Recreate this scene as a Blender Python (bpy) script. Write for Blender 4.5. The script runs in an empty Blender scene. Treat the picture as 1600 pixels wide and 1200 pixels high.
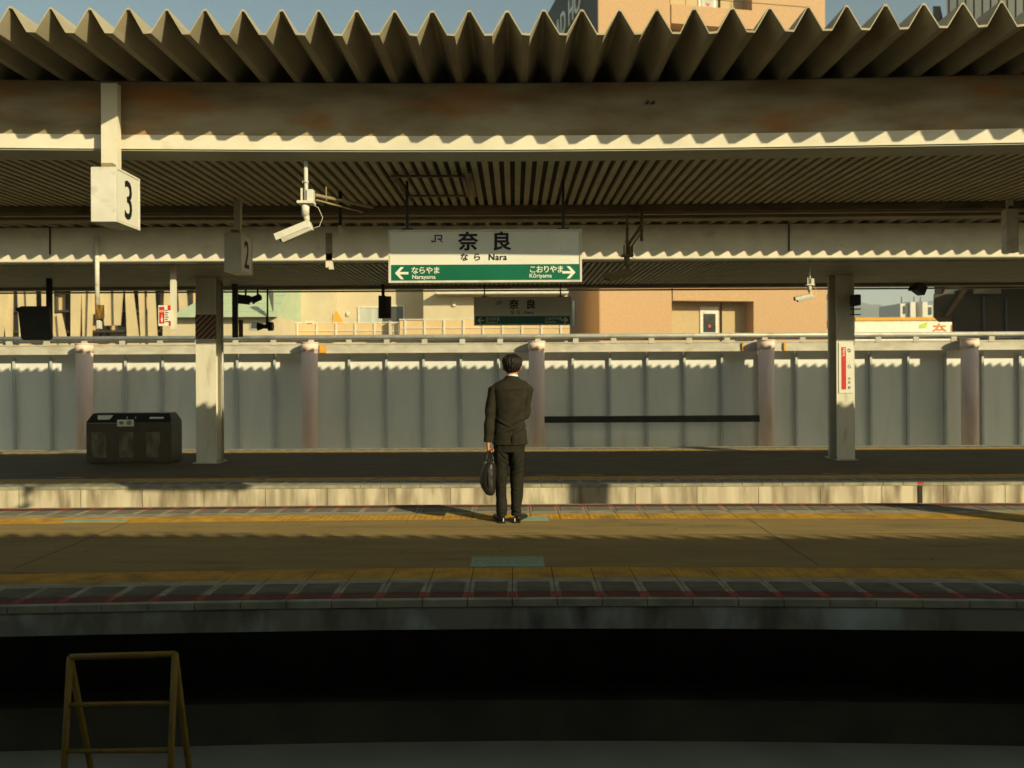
import bpy, bmesh, math, random
from mathutils import Vector, Matrix, noise
R = math.radians
sc = bpy.context.scene
COL = sc.collection
random.seed(7)

# ------------------------------------------------------------------ camera
# photograph coordinates (1600x1200): vanishing point 803,570, focal length 1300 px, eye 1.565 m
F, CX, CY, EYE = 1300.0, 803.0, 570.0, 1.565
cd = bpy.data.cameras.new("camera"); cam = bpy.data.objects.new("camera", cd); COL.objects.link(cam)
cam.location = (0, 0, EYE); cam.rotation_euler = (R(90), R(.3), 0)
cd.sensor_width = 36; cd.lens = 36 * F / 1600
cd.shift_x = -(CX - 800) / 1600; cd.shift_y = -(600 - CY) / 1600
cd.clip_start = 0.05; cd.clip_end = 9000
cd.dof.use_dof = True; cd.dof.focus_distance = 8.2; cd.dof.aperture_fstop = 2.0
sc.camera = cam
def P(x, y, D): return Vector(((x - CX) * D / F, D, EYE - (y - CY) * D / F))
def PX(x, D): return (x - CX) * D / F
def PZ(y, D): return EYE - (y - CY) * D / F

# ------------------------------------------------------------------ light
LX, LY, LZ = -.97, 1.0, -0.545          # direction the sunlight travels
hor = math.hypot(LX, LY); ELEV = math.atan2(-LZ, hor)
sd = bpy.data.lights.new("sun", 'SUN'); sun = bpy.data.objects.new("sun", sd); COL.objects.link(sun)
sd.energy = 5.0; sd.angle = R(0.6); sd.color = (1.0, 0.86, 0.52)
sun.rotation_euler = Vector((LX, LY, LZ)).to_track_quat('-Z', 'Y').to_euler()
sun.location = (20, -20, 15)
w = bpy.data.worlds.new("World"); sc.world = w; w.use_nodes = True
nt = w.node_tree; bg = nt.nodes['Background']
sky = nt.nodes.new('ShaderNodeTexSky'); sky.sky_type = 'NISHITA'; sky.sun_disc = False
sky.sun_elevation = ELEV; sky.sun_rotation = math.atan2(-LX, -LY)
sky.air_density = 1.0; sky.dust_density = 2.0; sky.ozone_density = 1.2
wm = nt.nodes.new('ShaderNodeMix'); wm.data_type = 'RGBA'; wm.blend_type = 'MULTIPLY'; wm.inputs[0].default_value = 1
wm.inputs[7].default_value = (.93, 1.0, .80, 1)             # white balance of the air light
nt.links.new(sky.outputs[0], wm.inputs[6]); nt.links.new(wm.outputs[2], bg.inputs[0]); bg.inputs[1].default_value = 0.082
sc.view_settings.view_transform = 'Standard'; sc.view_settings.look = 'None'
sc.view_settings.exposure = 0.38; sc.view_settings.gamma = 1.0
sc.cycles.max_bounces = 6; sc.cycles.diffuse_bounces = 4

# ------------------------------------------------------------------ materials
def mat(name, c1, c2=None, rough=0.7, scale=(4, 4, 4), detail=6, lo=0.35, hi=0.65, bump=0.0, bscale=60, metal=0.0,
        stain=None, sscale=(3, 3, 1), slo=0.55, shi=0.75, spec=0.3, coat=0.0):
    m = bpy.data.materials.new(name); m.use_nodes = True
    n = m.node_tree.nodes; l = m.node_tree.links; b = n['Principled BSDF']
    b.inputs['Roughness'].default_value = rough; b.inputs['Metallic'].default_value = metal
    b.inputs['Specular IOR Level'].default_value = spec
    b.inputs['Coat Weight'].default_value = coat
    if c2 is None: c2 = tuple(v * 0.86 for v in c1)
    tc = n.new('ShaderNodeTexCoord'); oi = n.new('ShaderNodeObjectInfo'); va = n.new('ShaderNodeVectorMath'); va.operation = 'MULTIPLY_ADD'
    va.inputs[1].default_value = (31, 17, 23); l.new(oi.outputs['Random'], va.inputs[0]); l.new(tc.outputs['Object'], va.inputs[2])
    def nz(sca, det):
        mp = n.new('ShaderNodeMapping'); mp.inputs['Scale'].default_value = sca
        t = n.new('ShaderNodeTexNoise'); t.inputs['Scale'].default_value = 1; t.inputs['Detail'].default_value = det
        l.new(va.outputs[0], mp.inputs[0]); l.new(mp.outputs[0], t.inputs[0]); return t.outputs['Fac']
    def ramp(src, a, bb):
        r = n.new('ShaderNodeMapRange'); r.inputs['From Min'].default_value = a; r.inputs['From Max'].default_value = bb
        l.new(src, r.inputs[0]); return r.outputs[0]
    mx = n.new('ShaderNodeMix'); mx.data_type = 'RGBA'
    mx.inputs[6].default_value = (*c1, 1); mx.inputs[7].default_value = (*c2, 1)
    l.new(ramp(nz(scale, detail), lo, hi), mx.inputs[0]); out = mx.outputs[2]
    if stain:
        m2 = n.new('ShaderNodeMix'); m2.data_type = 'RGBA'; m2.inputs[7].default_value = (*stain, 1)
        l.new(out, m2.inputs[6]); l.new(ramp(nz(sscale, 8), slo, shi), m2.inputs[0]); out = m2.outputs[2]
    l.new(out, b.inputs['Base Color'])
    if bump:
        bp = n.new('ShaderNodeBump'); bp.inputs['Strength'].default_value = bump; bp.inputs['Distance'].default_value = 0.01
        l.new(nz((bscale,) * 3, 4), bp.inputs['Height']); l.new(bp.outputs[0], b.inputs['Normal'])
    return m
M = {}
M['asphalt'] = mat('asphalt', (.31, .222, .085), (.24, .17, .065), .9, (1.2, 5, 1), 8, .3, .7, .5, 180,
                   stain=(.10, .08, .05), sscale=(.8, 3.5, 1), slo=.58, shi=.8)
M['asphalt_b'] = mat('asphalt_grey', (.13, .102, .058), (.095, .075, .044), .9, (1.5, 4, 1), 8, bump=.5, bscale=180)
M['yellow_tile'] = mat('yellow_tactile', (.58, .31, .035), (.36, .20, .03), .75, (7, 7, 7), 6, .35, .7, .2, 90,
                       stain=(.22, .13, .04), sscale=(3, 3, 3), slo=.55, shi=.8)
M['tile'] = mat('edge_tile', (.37, .345, .25), (.25, .235, .17), .8, (6, 6, 6), bump=.2, bscale=90, stain=(.17, .15, .11), sscale=(3, 5, 3))
M['tile_dark'] = mat('edge_tile_grip', (.215, .20, .15), (.16, .15, .115), .85, (8, 8, 8), bump=.2, bscale=90)
M['red_dull'] = mat('red_line_worn', (.15, .040, .030), (.10, .035, .026), .8, (9, 9, 9))
M['red_line'] = mat('red_line', (.32, .050, .034), (.22, .042, .03), .7, (9, 9, 9))
M['mortar'] = mat('mortar', (.045, .04, .03), None, .95)
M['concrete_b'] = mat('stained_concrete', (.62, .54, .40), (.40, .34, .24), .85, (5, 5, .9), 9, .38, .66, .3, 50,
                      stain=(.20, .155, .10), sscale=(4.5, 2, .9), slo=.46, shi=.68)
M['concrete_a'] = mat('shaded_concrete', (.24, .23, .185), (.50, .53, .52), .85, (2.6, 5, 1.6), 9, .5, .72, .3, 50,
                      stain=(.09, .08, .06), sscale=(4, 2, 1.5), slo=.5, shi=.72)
M['bed'] = mat('track_bed_concrete', (.50, .49, .38), (.40, .39, .30), .9, (1.5, 1.5, 1.5), bump=.3, bscale=120)
M['footing'] = mat('dark_footing_concrete', (.13, .125, .09), (.09, .085, .065), .95, (2, 2, 2))  # footing concrete set darker than the track bed
M['cavity'] = mat('under_platform_shade', (.03, .03, .022), (.02, .02, .016), .95)  # concrete coloured near black to stand for the shade under platforms
M['cream'] = mat('cream_paint', (.77, .71, .58), (.66, .61, .49), .55, (3, 3, 3), bump=.06, bscale=120, stain=(.42, .34, .22),
                 sscale=(2.5, 2.5, 5), slo=.62, shi=.85)
M['rusty_cream'] = mat('rust_streaked_cream_paint', (.38, .32, .21), (.20, .14, .07), .6, (1.4, 2, 5), 7, .35, .65, .1, 90,
                       stain=(.34, .13, .025), sscale=(1.3, 2, 3.8), slo=.50, shi=.72)
M['deck'] = mat('folded_roof_sheet', (.42, .37, .26), (.32, .28, .19), .6, (4, 1.2, 4), bump=.1, bscale=80, stain=(.20, .14, .08),
                sscale=(5, 1, 5), slo=.58, shi=.8)
M['soffit'] = mat('ribbed_soffit', (.46, .42, .29), (.38, .345, .235), .6, (3, 3, 3))
M['soffit_dark'] = mat('soffit_groove', (.05, .045, .035), None, .8)
M['gutter'] = mat('gutter_paint', (.30, .24, .14), (.20, .16, .09), .6, (2, 5, 9), stain=(.1, .07, .04), sscale=(2, 4, 6))
M['green_grey'] = mat('flange_paint', (.36, .37, .27), (.30, .31, .22), .45, (1.2, 3, 3))
M['white'] = mat('white_enamel', (.68, .655, .58), (.60, .575, .50), .4, (6, 6, 6), stain=(.42, .36, .27), sscale=(5, 5, 9), slo=.55, shi=.8)
M['sign_white'] = mat('sign_panel_white', (.78, .77, .68), (.72, .71, .62), .3, (2, 2, 2), spec=.5)
M['sign_green'] = mat('sign_green', (.003, .135, .07), (.003, .115, .06), .3, (2, 2, 2), spec=.5)
M['ink'] = mat('black_ink', (.012, .012, .012), None, .5)
M['ink_blue'] = mat('blue_ink', (.03, .05, .09), None, .5)
M['lettering'] = mat('white_lettering', (.82, .80, .70), None, .5)
M['red'] = mat('red_sign', (.62, .04, .02), (.52, .03, .02), .5)
M['panel'] = mat('wall_panel_grey', (.79, .79, .75), (.72, .73, .69), .6, (1.6, 1.6, .5), 6, bump=.05, bscale=60,
                 stain=(.66, .65, .58), sscale=(3, 3, .6), slo=.56, shi=.85)
M['post'] = mat('wall_post_steel', (.52, .55, .54), (.46, .49, .48), .5)
M['pink'] = mat('pink_painted_column', (.84, .63, .54), (.78, .59, .50), .6, (2, 2, .8), stain=(.62, .46, .38), sscale=(4, 4, .8))
M['galv'] = mat('galvanised_steel', (.50, .49, .44), (.40, .40, .36), .5, (5, 5, 5), metal=.25, stain=(.30, .27, .2), sscale=(2, 2, 5))
M['beam_grey'] = mat('weathered_steel_trough', (.56, .53, .45), (.45, .42, .35), .6, (3, 3, 6), stain=(.38, .32, .2), sscale=(1.5, 2, 4))
M['column'] = mat('column_paint', (.72, .68, .56), (.60, .57, .46), .5, (3, 3, 1), stain=(.45, .38, .25), sscale=(6, 6, 2), slo=.6, shi=.85)
M['dark'] = mat('dark_grey_plastic', (.035, .034, .028), (.025, .024, .02), .5)
M['black'] = mat('black_metal', (.016, .015, .012), None, .5)
M['bin'] = mat('smoked_bin_plastic', (.085, .068, .038), (.055, .044, .026), .4, spec=.5)
M['bin_panel'] = mat('bin_clear_panel', (.20, .18, .12), (.09, .075, .045), .3, (7, 3, 4), 5, .35, .6, spec=.5)
M['steel'] = mat('brushed_steel', (.45, .44, .38), (.35, .34, .3), .3, metal=.9)
M['yellow_paint'] = mat('yellow_enamel', (.32, .19, .018), (.23, .13, .015), .5, (8, 8, 8), stain=(.12, .07, .03), sscale=(14, 14, 14), slo=.6, shi=.72)
M['teal'] = mat('green_floor_sticker', (.22, .38, .28), (.30, .42, .33), .6, (9, 9, 9), lo=.45, hi=.7)
M['brick'] = mat('tan_tile_cladding', (.50, .315, .175), (.44, .275, .15), .75, (9, 9, 9), 8, bump=.3, bscale=9)
M['brick_beige'] = mat('beige_tile_cladding', (.50, .37, .20), (.44, .325, .18), .75, (9, 9, 9), 8, bump=.3, bscale=9)
M['render'] = mat('cream_render', (.56, .48, .33), (.51, .44, .30), .8, (1.5, 1.5, 1.5), 6, bump=.2, bscale=30)
M['balc'] = mat('balcony_panel', (.66, .47, .24), (.58, .42, .22), .6, (1, 1, 1))
M['orange_paint'] = mat('orange_paint_and_light_patch', (.70, .36, .05), (.60, .30, .04), .8)  # orange for clamps and sign edge, also the painted patch of sunlight
M['grey_roof'] = mat('dark_grey_cladding', (.10, .10, .09), (.08, .08, .072), .7)
M['roof_green'] = mat('pale_green_roof', (.42, .50, .34), (.37, .45, .31), .6, (2, 2, 2))
M['slat'] = mat('cream_louver_blade', (.58, .47, .28), (.51, .41, .25), .65, (1, 1, 1))
M['glass'] = mat('window_glass', (.06, .065, .06), (.045, .05, .045), .08, spec=.8)
M['curtain'] = mat('pale_curtain', (.48, .50, .44), (.4, .42, .38), .8, (8, 8, .5))
M['brown'] = mat('brown_with_shade', (.060, .042, .025), (.04, .03, .018), .7, (.8, .8, .8))  # brown of several parts, darkened to carry the footbridge's shade
M['rustbeam'] = mat('rust_brown_beam', (.16, .085, .035), (.12, .065, .03), .7)
M['hill'] = mat('wooded_hill', (.045, .062, .035), (.09, .085, .045), .95, (.012, .012, .012), 8, .4, .65)
M['ground'] = mat('city_ground', (.16, .15, .12), (.10, .10, .08), .95, (.05, .05, .05))
M['suit'] = mat('charcoal_wool_suit', (.027, .0235, .0145), (.021, .018, .011), .85, (14, 14, 14), bump=.35, bscale=220, spec=.15)
M['trouser'] = mat('charcoal_wool_trousers', (.020, .018, .0115), (.015, .0135, .009), .85, (14, 14, 14), bump=.35, bscale=220, spec=.15)
M['skin'] = mat('skin', (.52, .24, .12), (.46, .20, .10), .5, (20, 20, 20))
M['hair'] = mat('black_hair', (.008, .006, .0045), (.016, .011, .007), .5, (90, 90, 12), 3, .4, .6, .6, 160)
M['shirt'] = mat('white_shirt', (.80, .78, .72), None, .7)
M['leather'] = mat('black_leather', (.010, .009, .008), (.016, .014, .012), .5, (10, 10, 10), bump=.2, bscale=70, spec=.5)
M['shoe'] = mat('black_polished_shoe', (.010, .009, .008), None, .42, spec=.35)
M['tape_red'] = mat('dark_red_warning_tape', (.13, .035, .018), (.10, .03, .016), .6)
M['tape_white'] = mat('dirty_white_tape', (.30, .24, .17), None, .6)
M['lime'] = mat('lime_green_mark', (.45, .62, .09), None, .6)
M['orange'] = mat('orange_lettering', (.62, .20, .04), None, .6)
M['clinker'] = mat('shop_sign_white', (.78, .76, .66), None, .5)

# ------------------------------------------------------------------ mesh helpers
def box(bm, x0, x1, y0, y1, z0, z1, mi=0, mtx=None):
    x0, x1 = sorted((x0, x1)); y0, y1 = sorted((y0, y1)); z0, z1 = sorted((z0, z1))
    vs = [bm.verts.new((x, y, z)) for x in (x0, x1) for y in (y0, y1) for z in (z0, z1)]
    if mtx is not None:
        for v in vs: v.co = mtx @ v.co
    for f in ((0, 1, 3, 2), (4, 6, 7, 5), (0, 4, 5, 1), (2, 3, 7, 6), (0, 2, 6, 4), (1, 5, 7, 3)):
        fc = bm.faces.new([vs[i] for i in f]); fc.material_index = mi
    return vs
def cyl(bm, a, b, r, r2=None, n=16, mi=0, cap=True):
    a = Vector(a); b = Vector(b); d = (b - a).normalized(); r2 = r if r2 is None else r2
    u = d.orthogonal().normalized(); v = d.cross(u)
    ra = []; rb = []
    for i in range(n):
        t = 2 * math.pi * i / n; o = u * math.cos(t) + v * math.sin(t)
        ra.append(bm.verts.new(a + o * r)); rb.append(bm.verts.new(b + o * r2))
    for i in range(n):
        f = bm.faces.new((ra[i], ra[(i + 1) % n], rb[(i + 1) % n], rb[i])); f.smooth = True; f.material_index = mi
    if cap:
        bm.faces.new(ra[::-1]).material_index = mi; bm.faces.new(rb).material_index = mi
def tube(bm, pts, rads, n=12, cap=True, flat=None):
    """swept tube; rads: radius or (rx, ry) per point; rx measured along 'flat' direction"""
    pts = [Vector(p) for p in pts]; rings = []
    if not isinstance(rads, (list,)): rads = [rads] * len(pts)
    u = None
    for i, p in enumerate(pts):
        d = (pts[min(i + 1, len(pts) - 1)] - pts[max(i - 1, 0)]).normalized()
        if flat is not None: u = Vector(flat) - d * Vector(flat).dot(d); u.normalize()
        elif u is None: u = d.orthogonal().normalized()
        else: u = (u - d * u.dot(d)).normalized()
        v = d.cross(u); r = rads[i]; rx, ry = r if isinstance(r, tuple) else (r, r)
        rings.append([bm.verts.new(p + u * math.cos(2 * math.pi * k / n) * rx + v * math.sin(2 * math.pi * k / n) * ry) for k in range(n)])
    for a, b in zip(rings, rings[1:]):
        for k in range(n):
            f = bm.faces.new((a[k], a[(k + 1) % n], b[(k + 1) % n], b[k])); f.smooth = True
    if cap: bm.faces.new(rings[0][::-1]); bm.faces.new(rings[-1])
def wedge(bm, x0, x1, y0, y1, z0, z1, k):
    v = box(bm, x0, x1, y0, y1, z0, z1)
    for q in v:
        if abs(q.co.y - y1) < 1e-6: q.co.x += (y1 - y0) * k
def prism(bm, poly, y0, y1, mi=0, mtx=None):
    """polygon in x,z extruded from y0 to y1"""
    a = [bm.verts.new((x, y0, z)) for x, z in poly]; b = [bm.verts.new((x, y1, z)) for x, z in poly]
    if mtx is not None:
        for v in a + b: v.co = mtx @ v.co
    n = len(poly)
    bm.faces.new(a).material_index = mi; bm.faces.new(b[::-1]).material_index = mi
    for i in range(n): bm.faces.new((a[(i + 1) % n], a[i], b[i], b[(i + 1) % n])).material_index = mi
def sections(bm, secs, n=28, cap=True):
    """horizontal sections (z, cx, cy, rx, ry, power)"""
    rings = []
    for z, cx, cy, rx, ry, pw in secs:
        rg = []
        for k in range(n):
            t = 2 * math.pi * k / n; c, s = math.cos(t), math.sin(t)
            rg.append(bm.verts.new((cx + rx * math.copysign(abs(c) ** (2 / pw), c), cy + ry * math.copysign(abs(s) ** (2 / pw), s), z)))
        rings.append(rg)
    for a, b in zip(rings, rings[1:]):
        for k in range(n):
            f = bm.faces.new((a[k], a[(k + 1) % n], b[(k + 1) % n], b[k])); f.smooth = True
    if cap: bm.faces.new(rings[0][::-1]); bm.faces.new(rings[-1])
def obj(name, bm, mats, parent=None, bevel=0, label=None, remesh=None):
    bmesh.ops.recalc_face_normals(bm, faces=bm.faces)
    me = bpy.data.meshes.new(name); bm.to_mesh(me); bm.free()
    if not isinstance(mats, (list, tuple)): mats = [mats]
    for m in mats: me.materials.append(M[m])
    o = bpy.data.objects.new(name, me); COL.objects.link(o)
    if parent is not None: o.parent = parent
    if label: o['label'] = label
    if bevel:
        b = o.modifiers.new('bevel', 'BEVEL'); b.width = bevel; b.segments = 2; b.limit_method = 'ANGLE'
    return o
def root(name, label, cat, loc=(0, 0, 0), group=None, rz=0):
    o = bpy.data.objects.new(name, None); COL.objects.link(o); o.location = loc; o.rotation_euler = (0, 0, rz)
    o['label'] = label; o['category'] = cat
    if group: o['group'] = group
    return o
def tag(o, label, cat, group=None):
    o['label'] = label; o['category'] = cat
    if group: o['group'] = group
    return o
def struct(o, label=None):
    o['kind'] = 'structure'
    if label: o['label'] = label
    return o
def NB(): return bmesh.new()
def dup(o, parent=None, loc=None, label=None, group=None):
    c = o.copy(); COL.objects.link(c)
    if parent is not None: c.parent = parent
    if loc is not None: c.location = loc
    if label: c['label'] = label
    if group: c['group'] = group
    for ch in [k for k in bpy.data.objects if k.parent == o and k != c]: dup(ch, c)
    return c
def one(name, mats, fn, parent=None, **k):
    bm = NB(); fn(bm); return obj(name, bm, mats, parent, **k)
def text(s, size, mname, loc, rot, parent=None, bold=0.0, depth=.002, sx=1.0, align='LEFT', name='lettering', spacing=1.0):
    cu = bpy.data.curves.new('t', 'FONT'); cu.body = s; cu.size = size; cu.extrude = depth / 2; cu.offset = 0
    cu.align_x = align; cu.resolution_u = 3; cu.space_character = spacing
    t = bpy.data.objects.new('t', cu); COL.objects.link(t)
    dg = bpy.context.evaluated_depsgraph_get(); dg.update()
    me = bpy.data.meshes.new_from_object(t.evaluated_get(dg)); bpy.data.objects.remove(t); bpy.data.curves.remove(cu)
    if bold:
        bm = bmesh.new()
        for q, (ox, oy) in enumerate(((0, 0), (1, 0), (-1, 0), (0, 1), (0, -1), (.7, .7), (-.7, .7), (.7, -.7), (-.7, -.7))):
            b0 = len(bm.verts); bm.from_mesh(me); bm.verts.ensure_lookup_table()
            for v in bm.verts[b0:]: v.co += Vector((ox * bold, oy * bold * .8, q * .00012))
        bm.to_mesh(me); bm.free()
    me.name = name; me.materials.clear(); me.materials.append(M[mname])
    o = bpy.data.objects.new(name, me); COL.objects.link(o)
    o.location = loc; o.rotation_euler = rot; o.scale = (sx, 1, 1)
    if parent is not None: o.parent = parent
    return o
FRONT = (R(90), 0, 0)

# ------------------------------------------------------------------ setting: ground, beds, platforms
XA, XB = -16.0, 22.0
def gnd(bm):
    s = 3000; vs = [bm.verts.new(p) for p in ((-s, -s, -6), (s, -s, -6), (s, s, -6), (-s, s, -6))]; bm.faces.new(vs)
struct(one('ground', 'ground', gnd))
struct(one('track_bed', 'bed', lambda bm: box(bm, -40, 45, -12, 22.2, -1.9, -1.235)))

def edge_strips(par, ye, s, z, x0=XA, x1=XB, fine=True, ph=0.0, red=True):
    """tiles from the platform edge ye inwards (s = +1 inwards is +Y)"""
    e = lambda a, b: (ye + s * a, ye + s * b) if s > 0 else (ye + s * b, ye + s * a)
    bt, bd, br, bR, by, bc = NB(), NB(), NB(), NB(), NB(), NB()
    n = int((x1 - x0) / .3)
    for i in range(n):
        xa = x0 + ph + i * .3; g = .003
        y0, y1 = e(.061, .584); box(bt, xa + g, xa + .3 - g, y0, y1, z, z + .014)
        y0, y1 = e(.0, .058); box(bc, xa + g, xa + .3 - g, y0, y1, z - .03, z + .016)
        y0, y1 = e(.588, .894); box(by, xa + g, xa + .3 - g, y0, y1, z, z + .014)
        if red: y0, y1 = e(.062, .19); box(br, xa + .035, xa + .265, y0, y1, z + .010, z + .018)
        if red: box(bR, xa - .029, xa + .029, y0, y1, z + .010, z + .0185)
        y0, y1 = e(.20, .45); box(bd, xa + .032, xa + .268, y0, y1, z + .010, z + .018)
        if fine:
            for k in range(7):
                y0, y1 = e(.208 + k * .034, .222 + k * .034); box(bd, xa + .036, xa + .264, y0, y1, z + .0175, z + .025)
        for a in range(5):
            for b in range(5):
                x_ = xa + .03 + a * .06; yy = sorted(e(.618 + b * .06, .642 + b * .06))
                v = [(x_ - .012, yy[0]), (x_ + .012, yy[0]), (x_ + .012, yy[1]), (x_ - .012, yy[1])]
                lo = [by.verts.new((p[0], p[1], z + .0135)) for p in v]
                c = (x_, sum(yy) / 2); hi = [by.verts.new((c[0] + (p[0] - c[0]) * .6, c[1] + (p[1] - c[1]) * .6, z + .0165)) for p in v]
                by.faces.new(hi)
                for q in range(4): by.faces.new((lo[q], lo[(q + 1) % 4], hi[(q + 1) % 4], hi[q]))
    obj('edge_tile', bt, 'tile', par); obj('grip_strip', bd, 'tile_dark', par)
    if red: obj('red_line', br, 'red_dull', par); obj('red_mark', bR, 'red_line', par)
    else: br.free(); bR.free()
    obj('tactile_strip', by, 'yellow_tile', par); obj('coping', bc, 'tile', par)

def platform(name, y0, y1, z, face, surf, facemat, gaps=(), label=None):
    bm = NB(); box(bm, XA - 8, XB + 8, y0 + .01, y1 - .01, z - face - .03, z - .035, 1)
    box(bm, XA - 8, XB + 8, y0 + .03, y1 - .03, z - .034, z - .001, 2)
    p = obj(name, bm, [surf, facemat, 'mortar']); struct(p, label)
    bm = NB(); box(bm, XA - 8, XB + 8, y0 + .898, y1 - .898, z, z + .0145); s = obj('paving', bm, surf, p)
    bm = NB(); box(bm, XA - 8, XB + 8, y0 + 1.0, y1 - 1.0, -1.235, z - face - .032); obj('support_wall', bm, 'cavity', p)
    bm = NB(); box(bm, XA - 8, XB + 8, y0 + .65, y0 + .99, -1.234, -.93); box(bm, XA - 8, XB + 8, y1 - .99, y1 - .65, -1.234, -.93)
    obj('footing', bm, 'footing', p)
    return p
A0, A1, ZB, B0, B1 = 5.544, 9.34, -0.22, 12.41, 17.95
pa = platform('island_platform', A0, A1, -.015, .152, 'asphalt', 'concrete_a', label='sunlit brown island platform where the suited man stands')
edge_strips(pa, A0, 1, -.015, -9.01 + PX(730.5, 5.544) % .3, 11); edge_strips(pa, A1, -1, -.015, -12.0 + PX(1000, 9.0) % .3, 14, fine=False)
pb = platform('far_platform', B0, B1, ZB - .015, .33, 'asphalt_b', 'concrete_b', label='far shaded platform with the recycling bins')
edge_strips(pb, B0, 1, ZB - .015, -14.0, 16, fine=False, red=False); edge_strips(pb, B1, -1, ZB - .015, -16.0, 18, fine=False, red=False)
# expansion joint in the far platform's face
gx = PX(1437, B0)
o = one('expansion_joint', ['mortar', 'red'], lambda bm: (box(bm, gx - .03, gx + .03, B0 - .004, B0 + .02, ZB - .34, ZB - .045),
        box(bm, gx - .035, gx + .035, B0 - .004, B0 + .04, ZB - .03, ZB + .003, 1)), pb)
# pier segments and thin casting joints on the concrete face
bmj = NB()
for x in [xx * .92 - 12 for xx in range(28)]:
    box(bmj, x, x + .006, B0 + .008, B0 + .03, ZB - .37, ZB - .05)
obj('casting_joint', bmj, 'mortar', pb)
# the platform the photographer stands on (below and behind the frame)
def near_platform(bm): box(bm, XA - 8, XB + 8, -9, 2.64, -.3, 0)
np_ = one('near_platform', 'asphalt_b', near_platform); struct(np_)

# ------------------------------------------------------------------ canopies
def deck(bm, x0, x1, st, ph=0.0, pitch=.25, h=.155, th=.014):
    prof = [(0, 0), (.053, 0), (.1415, h), (.1615, h)]
    n = int((x1 - x0) / pitch); xs = []
    for i in range(n):
        for a, b in prof: xs.append((x0 + ph + i * pitch + a, b))
    xs.append((x0 + ph + n * pitch, 0))
    L, U = [], []
    rj = random.Random(5); jz = [rj.uniform(-.004, .004) for _ in xs]; jx_ = [rj.uniform(-.004, .004) for _ in xs]
    xs = [(a + jx_[i], b + jz[i]) for i, (a, b) in enumerate(xs)]
    for y, z in st:
        L.append([bm.verts.new((a, y, z + b)) for a, b in xs]); U.append([bm.verts.new((a, y, z + b + th)) for a, b in xs])
    for r in range(len(st) - 1):
        for k in range(len(xs) - 1):
            bm.faces.new((L[r][k], L[r][k + 1], L[r + 1][k + 1], L[r + 1][k])); bm.faces.new((U[r][k], U[r][k + 1], U[r + 1][k + 1], U[r + 1][k]))
    for k in range(len(xs) - 1):
        bm.faces.new((L[0][k], L[0][k + 1], U[0][k + 1], U[0][k])); bm.faces.new((L[-1][k], L[-1][k + 1], U[-1][k + 1], U[-1][k]))

def canopy(label, yf, yb, yr, zf, zbot, zsof, ysof, ph, beam_mat, jx=()):
    c = root('platform_canopy', label, 'canopy', (0, yb, 0), 'station platform canopies')
    L = lambda bm, m, n, **k: _off(obj(n, bm, m, c, **k), -yb)
    bm = NB(); deck(bm, XA, XB, [(yf, zf), (yb + .4, zf - .012), (ysof - .4, zf - .012), (yr, zf)], ph); L(bm, 'deck', 'roof_deck')
    # front beam: web plate, bright bottom flange plate, flange underside
    bm = NB(); box(bm, XA, XB, yb + .012, yb + .30, zbot + .012, zf - .014); L(bm, beam_mat, 'front_beam')
    bm = NB(); box(bm, XA, XB, yb, yb + .31, zbot, zbot + .108); L(bm, ['cream'], 'beam_flange')
    bm = NB(); box(bm, XA, XB, yb + .012, yb + .32, zbot - .012, zbot - .002); L(bm, 'green_grey', 'flange_underside')
    for x in jx: bm = NB(); box(bm, x, x + .02, yb - .006, yb + .02, zbot + .11, zf - .02); L(bm, 'dark', 'beam_joint')
    bm = NB(); n = int((XB - XA) / .0965)
    for i in range(n): box(bm, XA + i * .0965, XA + i * .0965 + .052, yb + .34, ysof, zsof, zsof + .04)
    L(bm, 'soffit', 'soffit_rib')
    bm = NB(); box(bm, XA, XB, yb + .34, ysof, zsof + .042, zsof + .06); L(bm, 'soffit_dark', 'soffit_backing')
    return c
def _off(o, dy):
    o.data.transform(Matrix.Translation((0, dy, 0))); return o
phA = (PX(561, 5.56) - .1515 - XA) % .25
ca = canopy('nearer rust streaked canopy roof above the suited man', 5.56, 6.45, 9.72, 3.766, 3.232, 3.31, 9.1, phA, 'rusty_cream')
def part(c, name, m, fn, **k):
    bm = NB(); fn(bm); o = obj(name, bm, m, c, **k); o.data.transform(Matrix.Translation(-c.location)); return o
part(ca, 'rear_gutter', 'gutter', lambda bm: (box(bm, XA, XB, 9.12, 9.42, 3.235, 3.33), box(bm, XA, XB, 9.18, 9.38, 3.17, 3.215)))
part(ca, 'conduit', 'galv', lambda bm: cyl(bm, (XA, 9.08, 3.20), (XB, 9.08, 3.20), .012, n=8))
part(ca, 'rear_beam', 'gutter', lambda bm: box(bm, XA, XB, 9.44, 9.52, 3.30, 3.66))
# access hatch frame seen against the soffit, left of the middle
def hatch(bm):
    a = P(612, 276, 7.55); b = P(722, 276, 7.55); z = 3.27
    box(bm, a.x, b.x, 7.54, 7.57, z, z + .02); box(bm, a.x, b.x, 8.42, 8.45, z, z + .02)
    box(bm, a.x, a.x + .03, 7.57, 8.42, z, z + .02); box(bm, b.x, b.x + .03, 7.54, 8.45, z, z + .02); box(bm, b.x + .07, b.x + .1, 7.4, 8.45, z, z + .02)
part(ca, 'hatch_frame', 'gutter', hatch)
for x in (1013, 1022):
    part(ca, 'bolt', 'dark', lambda bm, x=x: cyl(bm, P(x, 163, 6.47), P(x, 163, 6.46) + Vector((0, -.03, 0)), .012, n=10))
cb = canopy('farther canopy roof carried by two white columns', 12.06, 13.0, 17.05, 3.760, 3.215, 3.19, 16.95, .07, 'cream',
            jx=(PX(78, 13.0), PX(1233, 13.0)))
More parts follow.
